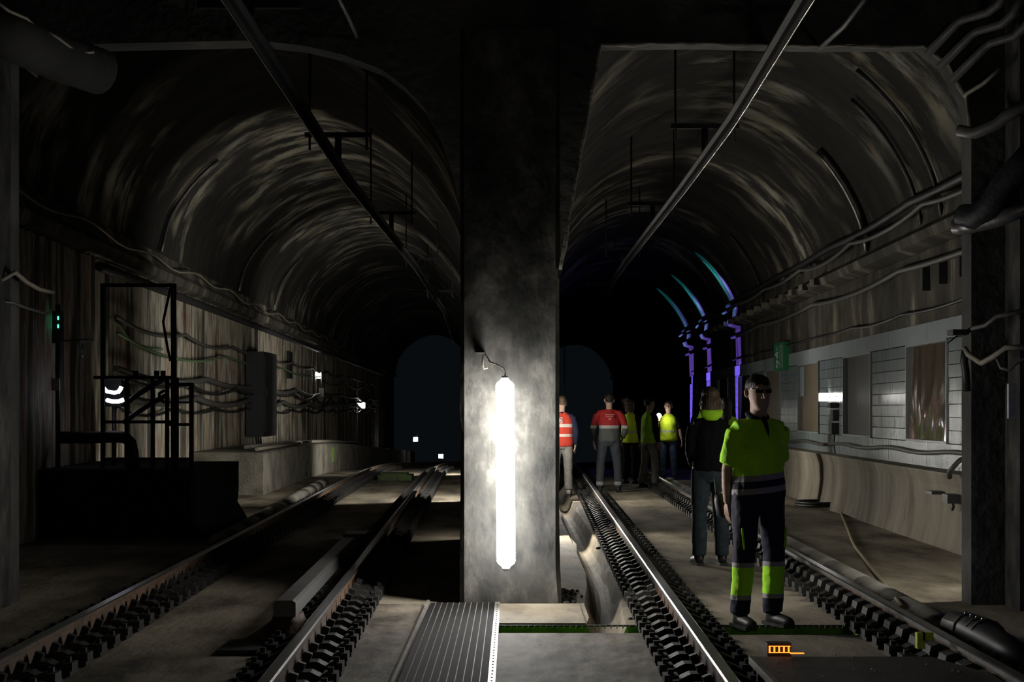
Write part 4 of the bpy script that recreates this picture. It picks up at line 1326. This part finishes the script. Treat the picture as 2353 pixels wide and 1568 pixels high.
def person(loc, rot, H, label, top, legs, hair='dark', hair_len=0, feet='boot', stance=.13, step=0.0, arms=None, yaw=0, pitch=0, fat=1.0, vox=.014,
           sleeve='long', vest=None, glasses=False, collar=None, female=False, skin=True, lens_eye=False):
    s = H / 1.75
    root = thing('person', loc, label, 'person', 'people standing on the right track')
    root.rotation_euler = (0, 0, rot)
    S = lambda p: Vector(p) * s
    sh = .165 if female else .19
    hp = .095
    aj = {'a': [(-sh, .0, 1.385), (-sh - .06, .03, 1.13), (-sh - .05, -.05, .88)], 'b': [(sh, .0, 1.385), (sh + .06, .03, 1.13), (sh + .05, -.05, .88)]}
    if arms:
        aj.update(arms)
    lj = {'a': [(-hp, 0, .93), (-stance * .93, -.015 - step * .5, .50), (-stance, .02 - step, .09)], 'b': [(hp, 0, .93), (stance * .93, -.015 + step * .5, .50), (stance, .02 + step, .09)]}
    # body: one continuous skin surface from head to feet
    mb = MB()
    det, hp_fn = head_mb(mb, S((0, .0, 1.52)), yaw, pitch)
    mb.tube([S((0, .01, 1.40)), S((0, .005, 1.50)), S((0, -.005, 1.58))], [.066 * s, .056 * s, .056 * s], 12)
    fw = fat
    mb.rings([(0, 0, .86 * s, .10 * fw, .08), (0, 0, .95 * s, .145 * fw, .1 * fw), (0, 0, 1.1 * s, .13 * fw, .095 * fw), (0, -.005, 1.25 * s, .145 * fw, .105 * fw), (0, 0, 1.345 * s, .135, .085), (0, .005, 1.40 * s, .085, .058), (0, .005, 1.44 * s, .05, .048)], 18)
    for k in 'ab':
        a = [S(p) for p in aj[k]]
        mb.tube([a[0], (a[0] + a[1]) / 2, a[1], (a[1] + a[2]) / 2, a[2]], [.044 * s, .042 * s, .037 * s, .038 * s, .027 * s], 12)
        mb.tube([S((0, 0, 1.36)), a[0] - S((0, 0, .012))], [.04 * s, .042 * s], 10)
        l = [S(p) for p in lj[k]]
        mb.tube([l[0], (l[0] + l[1]) / 2, l[1], (l[1] + l[2]) / 2 + S((0, .01, .05)), l[2]], [.078 * s, .07 * s, .05 * s, .05 * s, .035 * s], 12)
        mb.tube([l[2], l[2] + S((0, -.03, -.05)), l[2] + S((0, -.13, -.065))], [.036 * s, .036 * s, .025 * s], 10)
    me = remesh(mb, 'body', min(vox, .012), 4)
    hm = MB()
    hm.v = det.v; hm.f = det.f
    for k, sd in (('a', -1), ('b', 1)):
        a = [S(p) for p in aj[k]]
        d = (a[2] - a[1]).normalized()
        hand(hm, a[2], d + Vector((0, -.1, -.2)), Vector((-sd, -.1, 0)), -sd if False else sd, .45, s)
    me = add_mesh_to(me, hm)
    put_local('body', me, M['skin'], root)
    # trousers
    mb = MB()
    tfat = fat
    mb.rings([(0, 0, .82 * s, .10 * tfat, .095), (0, 0, .9 * s, .165 * tfat, .125 * tfat), (0, 0, .97 * s, .150 * tfat, .108 * tfat), (0, 0, 1.0 * s, .135 * tfat, .098 * tfat), (0, 0, 1.02 * s, .10 * tfat, .08)], 20)
    for k in 'ab':
        l = [S(p) for p in lj[k]]
        low = l[2] + Vector((0, .0, .0))
        mb.tube([l[0] + S((0, 0, .02)), (l[0] + l[1]) / 2, l[1], (l[1] + l[2]) / 2, low + S((0, 0, .06)), low], [.098 * s * tfat, .092 * s, .078 * s, .076 * s, .073 * s, .07 * s], 14)
    put_local('trousers', remesh(mb, 'trousers', vox, 5, .008, 9), legs, root)
    # top
    mb = MB()
    tb = .90 if not female else .93
    mb.rings([(0, 0, tb * s, .172 * fat, .130 * fat), (0, 0, (tb + .04) * s, .178 * fat, .136 * fat), (0, -.005, 1.1 * s, .163 * fat, .128 * fat), (0, -.01, 1.25 * s, .168 * fat, .13 * fat), (0, -.005, 1.35 * s, .165, .118), (0, .0, 1.41 * s, .125, .09), (0, .008, 1.452 * s, .08, .068), (0, .01, 1.478 * s, .066, .062)], 22)
    for k in 'ab':
        a = [S(p) for p in aj[k]]
        mb.tube([S((0, .008, 1.44)), S((0, .004, 1.435)) * .45 + a[0] * .55, a[0]], [.05 * s, .056 * s, .062 * s], 12)
        if sleeve == 'long':
            mb.tube([a[0], (a[0] + a[1]) / 2, a[1], (a[1] + a[2]) / 2, a[2] + (a[1] - a[2]) * .06], [.064 * s, .062 * s, .056 * s, .051 * s, .043 * s], 12)
        elif sleeve == 'short':
            mid = a[0] + (a[1] - a[0]) * .86
            mb.tube([a[0], (a[0] + mid) / 2, mid], [.066 * s, .068 * s, .066 * s], 12)
    put_local('shirt' if sleeve == 'short' else 'jacket', remesh(mb, 'top', vox, 5, .011, 8), top, root)
    if collar:
        mb = MB().tube([S((.07 * math.cos(t_), .012 + .066 * math.sin(t_), 1.478 - .02 * math.sin(t_) * -1)) for t_ in frange(-1.2, math.pi + 1.2, 18)], [.019 * s] * 18, 8)
        mb.tube([S((0, -.062, 1.465)), S((0, -.098, 1.425)), S((0, -.124, 1.37)), S((0, -.138, 1.32))], [.02 * s, .018 * s, .012 * s, .006 * s], 8)
        put_local('collar', remesh(mb, 'collar', .008, 3), collar, root)
    if vest:
        mb = MB()
        f2 = fat * 1.07
        mb.rings([(0, 0, .86 * s, .165 * f2, .125 * f2), (0, 0, .9 * s, .185 * f2, .142 * f2), (0, -.005, 1.1 * s, .178 * f2, .142 * f2), (0, -.01, 1.27 * s, .182 * f2, .142 * f2), (0, -.005, 1.355 * s, .178, .128), (0, 0, 1.415 * s, .15, .10), (0, .008, 1.455 * s, .10, .076), (0, .01, 1.48 * s, .072, .064)], 22)
        put_local('vest', remesh(mb, 'vest', vox, 4, .01, 7), vest, root)
    # boots
    for k in 'ab':
        l = [S(p) for p in lj[k]]
        x, y = l[2].x, l[2].y
        sg = -1 if k == 'a' else 1
        mb = MB()
        mb.tube([(x, y + .005, .17 * s), (x, y, .1 * s), (x, y - .005, .06)], [.052 * s, .052 * s, .052 * s], 12)
        mb.tube([(x, y + .05, .04), (x, y, .05), (x + sg * .01, y - .1, .045), (x + sg * .018, y - .17, .035), (x + sg * .02, y - .205, .03)], [.035, .044, .046, .042, .022], 12, flat=.85)
        bt = put_local('boot', remesh(mb, 'boot', .01, 3), M[feet], root)
        sm_ = MB()
        i0 = []
        outl = [(-.035, .085), (.035, .085), (.042, 0), (.05 + sg * .01, -.1), (.045 + sg * .018, -.17), (sg * .02, -.222), (-.045 + sg * .018, -.17), (-.05 + sg * .01, -.1), (-.042, 0)]
        for z in (0, .022):
            for (ox, oy) in outl: sm_.v.append(Vector((x + ox, y + oy, z)))
        m_ = len(outl)
        sm_.face(list(range(m_))); sm_.face(list(range(m_, 2 * m_))[::-1])
        for q_ in range(m_):
            sm_.face((q_, q_ + m_, (q_ + 1) % m_ + m_, (q_ + 1) % m_))
        put_local('sole', sm_.mesh('sole'), M['boot'], bt)
    # hair
    if hair:
        mb = MB()
        c = [(0, .012, .150, .080, .094), (0, .010, .18, .081, .101), (0, .010, .205, .07, .09), (0, .01, .228, .047, .062), (0, .01, .240, .02, .028)]
        if hair_len == 0:
            mb.rings([(0, .055, .075, .05, .05)] + [(0, .035, .11, .074, .078)] + c, 20)
        else:
            lo = .13 - hair_len
            mb.rings([(0, .04, lo, .085, .06), (0, .04, lo + .03, .095, .075), (0, .035, .05, .094, .085), (0, .03, .11, .09, .088)] + c, 20)
        mb.v = [hp_fn(v) for v in mb.v]
        put_local('hair', remesh(mb, 'hair', .009, 3, .006, 20), M['hair_' + hair], root)
    if glasses:
        mb = MB()
        for s_ in (-1, 1):
            mb.box((s_ * .033, -.0985, .127), (.048, .005, .022), (0, 0, s_ * .3))
        mb.v = [hp_fn(v) for v in mb.v]
        gl = put_local('glasses', mb.mesh('glasses'), M['lens'], root)
        mb = MB().tube([(-.08, .0, .137), (-.072, -.06, .142), (-.058, -.09, .143), (0, -.106, .143), (.058, -.09, .143), (.072, -.06, .142), (.08, 0, .137)], .0045, 6)
        mb.v = [hp_fn(v) for v in mb.v]
        put_local('frame', mb.mesh('frame'), M['steelglint'], gl)
    else:
        for s_ in (-1, 1):
            mb = MB().ball(hp_fn((s_ * .032, -.086, .128)), .011, 8)
            put_local('eye', mb.mesh('eye'), M['hair_dark'], root)
    return root


navy_legs = banded('navy_trousers_fluorescent_calves', [(0, NAVY), (.185, GREYB), (.215, HV), (.405, GREYB), (.435, NAVY)])
front_top = banded('fluorescent_polo_navy_hem', [(0, NAVY), (.905, GREYB), (.945, NAVY), (.985, GREYB), (1.03, HV)], tilt=.10)
m_navy = plain('navy_cloth', (.014, .016, .04), .85, 0, .2)
m_black = plain('black_cloth', (.006, .006, .007), .9, 0, .2)
m_jeans = plain('blue_grey_denim', (.045, .062, .075), .85, 0, .2)
m_jeansblue = plain('blue_denim', (.07, .11, .2), .85, 0, .2)
m_greyt = plain('grey_trouser_cloth', (.22, .21, .19), .85, 0, .2)
m_vest = banded('yellow_vest_cloth', [(0, HVY), (1.0, (.5, .55, .4)), (1.05, HVY)])
m_vestplain = plain('fluorescent_vest_plain', HV, .7, 0, .2)
m_red = banded('red_and_grey_work_jacket', [(0, (.09, .095, .09)), (1.14, (.4, .39, .37)), (1.19, RED)])
m_orange = banded('orange_vest_cloth', [(0, ORANGE), (1.0, (.55, .48, .42)), (1.05, ORANGE), (1.17, (.55, .48, .42)), (1.22, ORANGE)])
m_legband = banded('dark_work_trousers_ankle_band', [(0, (.05, .055, .06)), (.13, (.3, .3, .3)), (.19, (.05, .055, .065))])

# the man in the foreground
g = G(1742, 1440)
man = person((g.x, g.y, 0), math.radians(24), 1.68, 'man in fluorescent yellow-green and navy work clothes and glasses in the foreground', front_top, navy_legs, 'dark', 0, 'boot', .135,
             arms={'a': [(-.18, .0, 1.38), (-.225, .05, 1.10), (-.17, .13, .86)], 'b': [(.18, .0, 1.385), (.235, .08, 1.13), (.13, .17, .93)]},
             yaw=math.radians(-11), pitch=.04, fat=1.10, vox=.010, sleeve='short', collar=m_navy, glasses=True)
for sx in (-1, 1):
    put_local('pocket_trim', MB().box((sx * .165, -.075, .60), (.012, .02, .14), (0, sx * .1, sx * .5)).mesh('pocket_trim'), m_vestplain, man)
# his radio
rp = P(1659, 1160, 10.74)
t = thing('handheld_radio', rp - Vector((0, 0, .09)), 'black handheld radio in a pouch with an antenna at the foreground man\'s hip', 'radio')
put('pouch', MB().rings([(rp.x + .01, rp.y, rp.z - .09, .02, .02), (rp.x + .008, rp.y, rp.z - .07, .045, .035), (rp.x, rp.y, rp.z + .02, .055, .04), (rp.x - .01, rp.y, rp.z + .07, .04, .03)], 12), M['box_black'], t)
put('antenna', MB().tube([rp + Vector((-.035, 0, .05)), rp + Vector((-.05, 0, .19))], [.009, .006], 8), M['box_black'], t)
put('knob', MB().cyl(rp + Vector((-.005, 0, .06)), rp + Vector((-.005, 0, .09)), .01, 8), M['steelglint'], t)

# woman with her back turned behind him
g = G(1632, 1298)
wm = person((g.x, g.y, 0), math.radians(183), 1.66, 'woman in a black jacket and jeans with bobbed brown hair, seen from behind', m_black, m_jeans, 'brown', .15, 'boot', .115,
            arms={'a': [(-.165, .0, 1.38), (-.2, -.02, 1.13), (-.14, -.16, .98)], 'b': [(.165, 0, 1.38), (.2, -.02, 1.13), (.14, -.16, .98)]}, vox=.012, female=True, fat=.98, collar=m_vestplain)
put_local('hi_vis_hood', remesh(MB().rings([(0, .075, 1.36, .05, .03), (0, .07, 1.40, .10, .05), (0, .05, 1.45, .115, .075), (0, .03, 1.475, .09, .07)], 16), 'hood', .01, 3), m_vestplain, wm)

# worker in red and grey with his back turned
g = G(1400, 1132)
rd = person((g.x, g.y, 0), math.radians(180), 1.76, 'worker in a red and grey jacket seen from behind, standing between the rails', m_red, m_legband, 'dark', 0, 'boot', .16,
            arms={'a': [(-.21, 0, 1.385), (-.29, .02, 1.14), (-.24, -.12, .95)], 'b': [(.21, 0, 1.385), (.29, .02, 1.14), (.27, -.03, .9)]}, vox=.014, fat=1.12)
put_local('back_print', MB().box((0, .146, 1.385), (.16, .004, .018)).box((0, .146, 1.35), (.13, .004, .014)).box((0, .147, 1.31), (.05, .004, .03)).mesh('back_print'), plain('faded_print', (.6, .2, .17), .8), rd)

# person in an orange vest half hidden by the pillar
g = G(1291, 1138)
og = person((g.x, g.y, 0), math.radians(178), 1.70, 'person in an orange vest and grey trousers half hidden by the pillar', m_navy, m_greyt, 'brown', .05, 'shoe_pale', .12, vox=.014, vest=m_orange)
put_local('back_logo', MB().box((.04, .152, 1.335), (.1, .004, .012)).box((.04, .152, 1.245), (.1, .004, .012)).box((-.004, .152, 1.29), (.012, .004, .1)).box((.084, .152, 1.29), (.012, .004, .1)).ball((.04, .152, 1.29), (.028, .004, .028), 10).mesh('back_logo'), M['white'], og)

# the group farther back
g = G(1448, 1112)
person((g.x, g.y, 0), math.radians(150), 1.66, 'woman in a yellow vest and dark trousers standing beside the worker in red', m_black, m_black, 'brown', .14, 'boot', .11, vox=.016, vest=m_vest, female=True)
g = G(1436, 1092)
person((g.x, g.y, fz(g.y)), math.radians(25), 1.84, 'tall man in dark clothes looking over the woman beside the red-jacketed worker', m_navy, m_black, 'dark', 0, 'boot', .12, vox=.018)
g = G(1492, 1121)
person((g.x, g.y, fz(g.y)), math.radians(120), 1.70, 'person in dark jacket and yellow vest turned sideways, beside the woman facing us', m_black, m_greyt, 'dark', 0, 'boot', .12, vox=.016, vest=m_vestplain, step=.08)
g = G(1536, 1103)
person((g.x, g.y, fz(g.y)), math.radians(-15), 1.66, 'woman in a yellow vest and blue jeans facing the camera in the lit group', m_black, m_jeansblue, 'brown', .05, 'boot', .13, vox=.014, vest=m_vest, female=True, sleeve='short',
       arms={'a': [(-.165, 0, 1.38), (-.25, -.02, 1.16), (-.2, -.20, 1.30)], 'b': [(.165, 0, 1.38), (.25, 0, 1.12), (.30, -.04, .9)]})
g = G(1617, 1120)
person((g.x, g.y, 0), math.radians(190), 1.69, 'person in a yellow vest almost hidden behind the woman in black', m_black, m_black, 'dark', 0, 'boot', .12, vox=.018, vest=m_vestplain)
g = G(1668, 1160)
person((g.x, g.y, 0), math.radians(172), 1.64, 'long-haired woman in a yellow vest behind the foreground man\'s shoulder', m_vestplain, m_black, 'dark', .28, 'boot', .12, vox=.016, vest=m_vestplain, female=True)
# small torch in the group
q = P(1514, 956, 32.7)
t = thing('hand_torch', q - Vector((0, 0, .03)), 'small glowing torch held up in the group', 'torch')
put('lit_lens', MB().ball(q, .055, 10), LAMPM[3.0], t)
put('barrel', MB().cyl(q + Vector((.0, .03, -.01)), q + Vector((.0, .16, -.03)), .03, 8), M['box_black'], t)
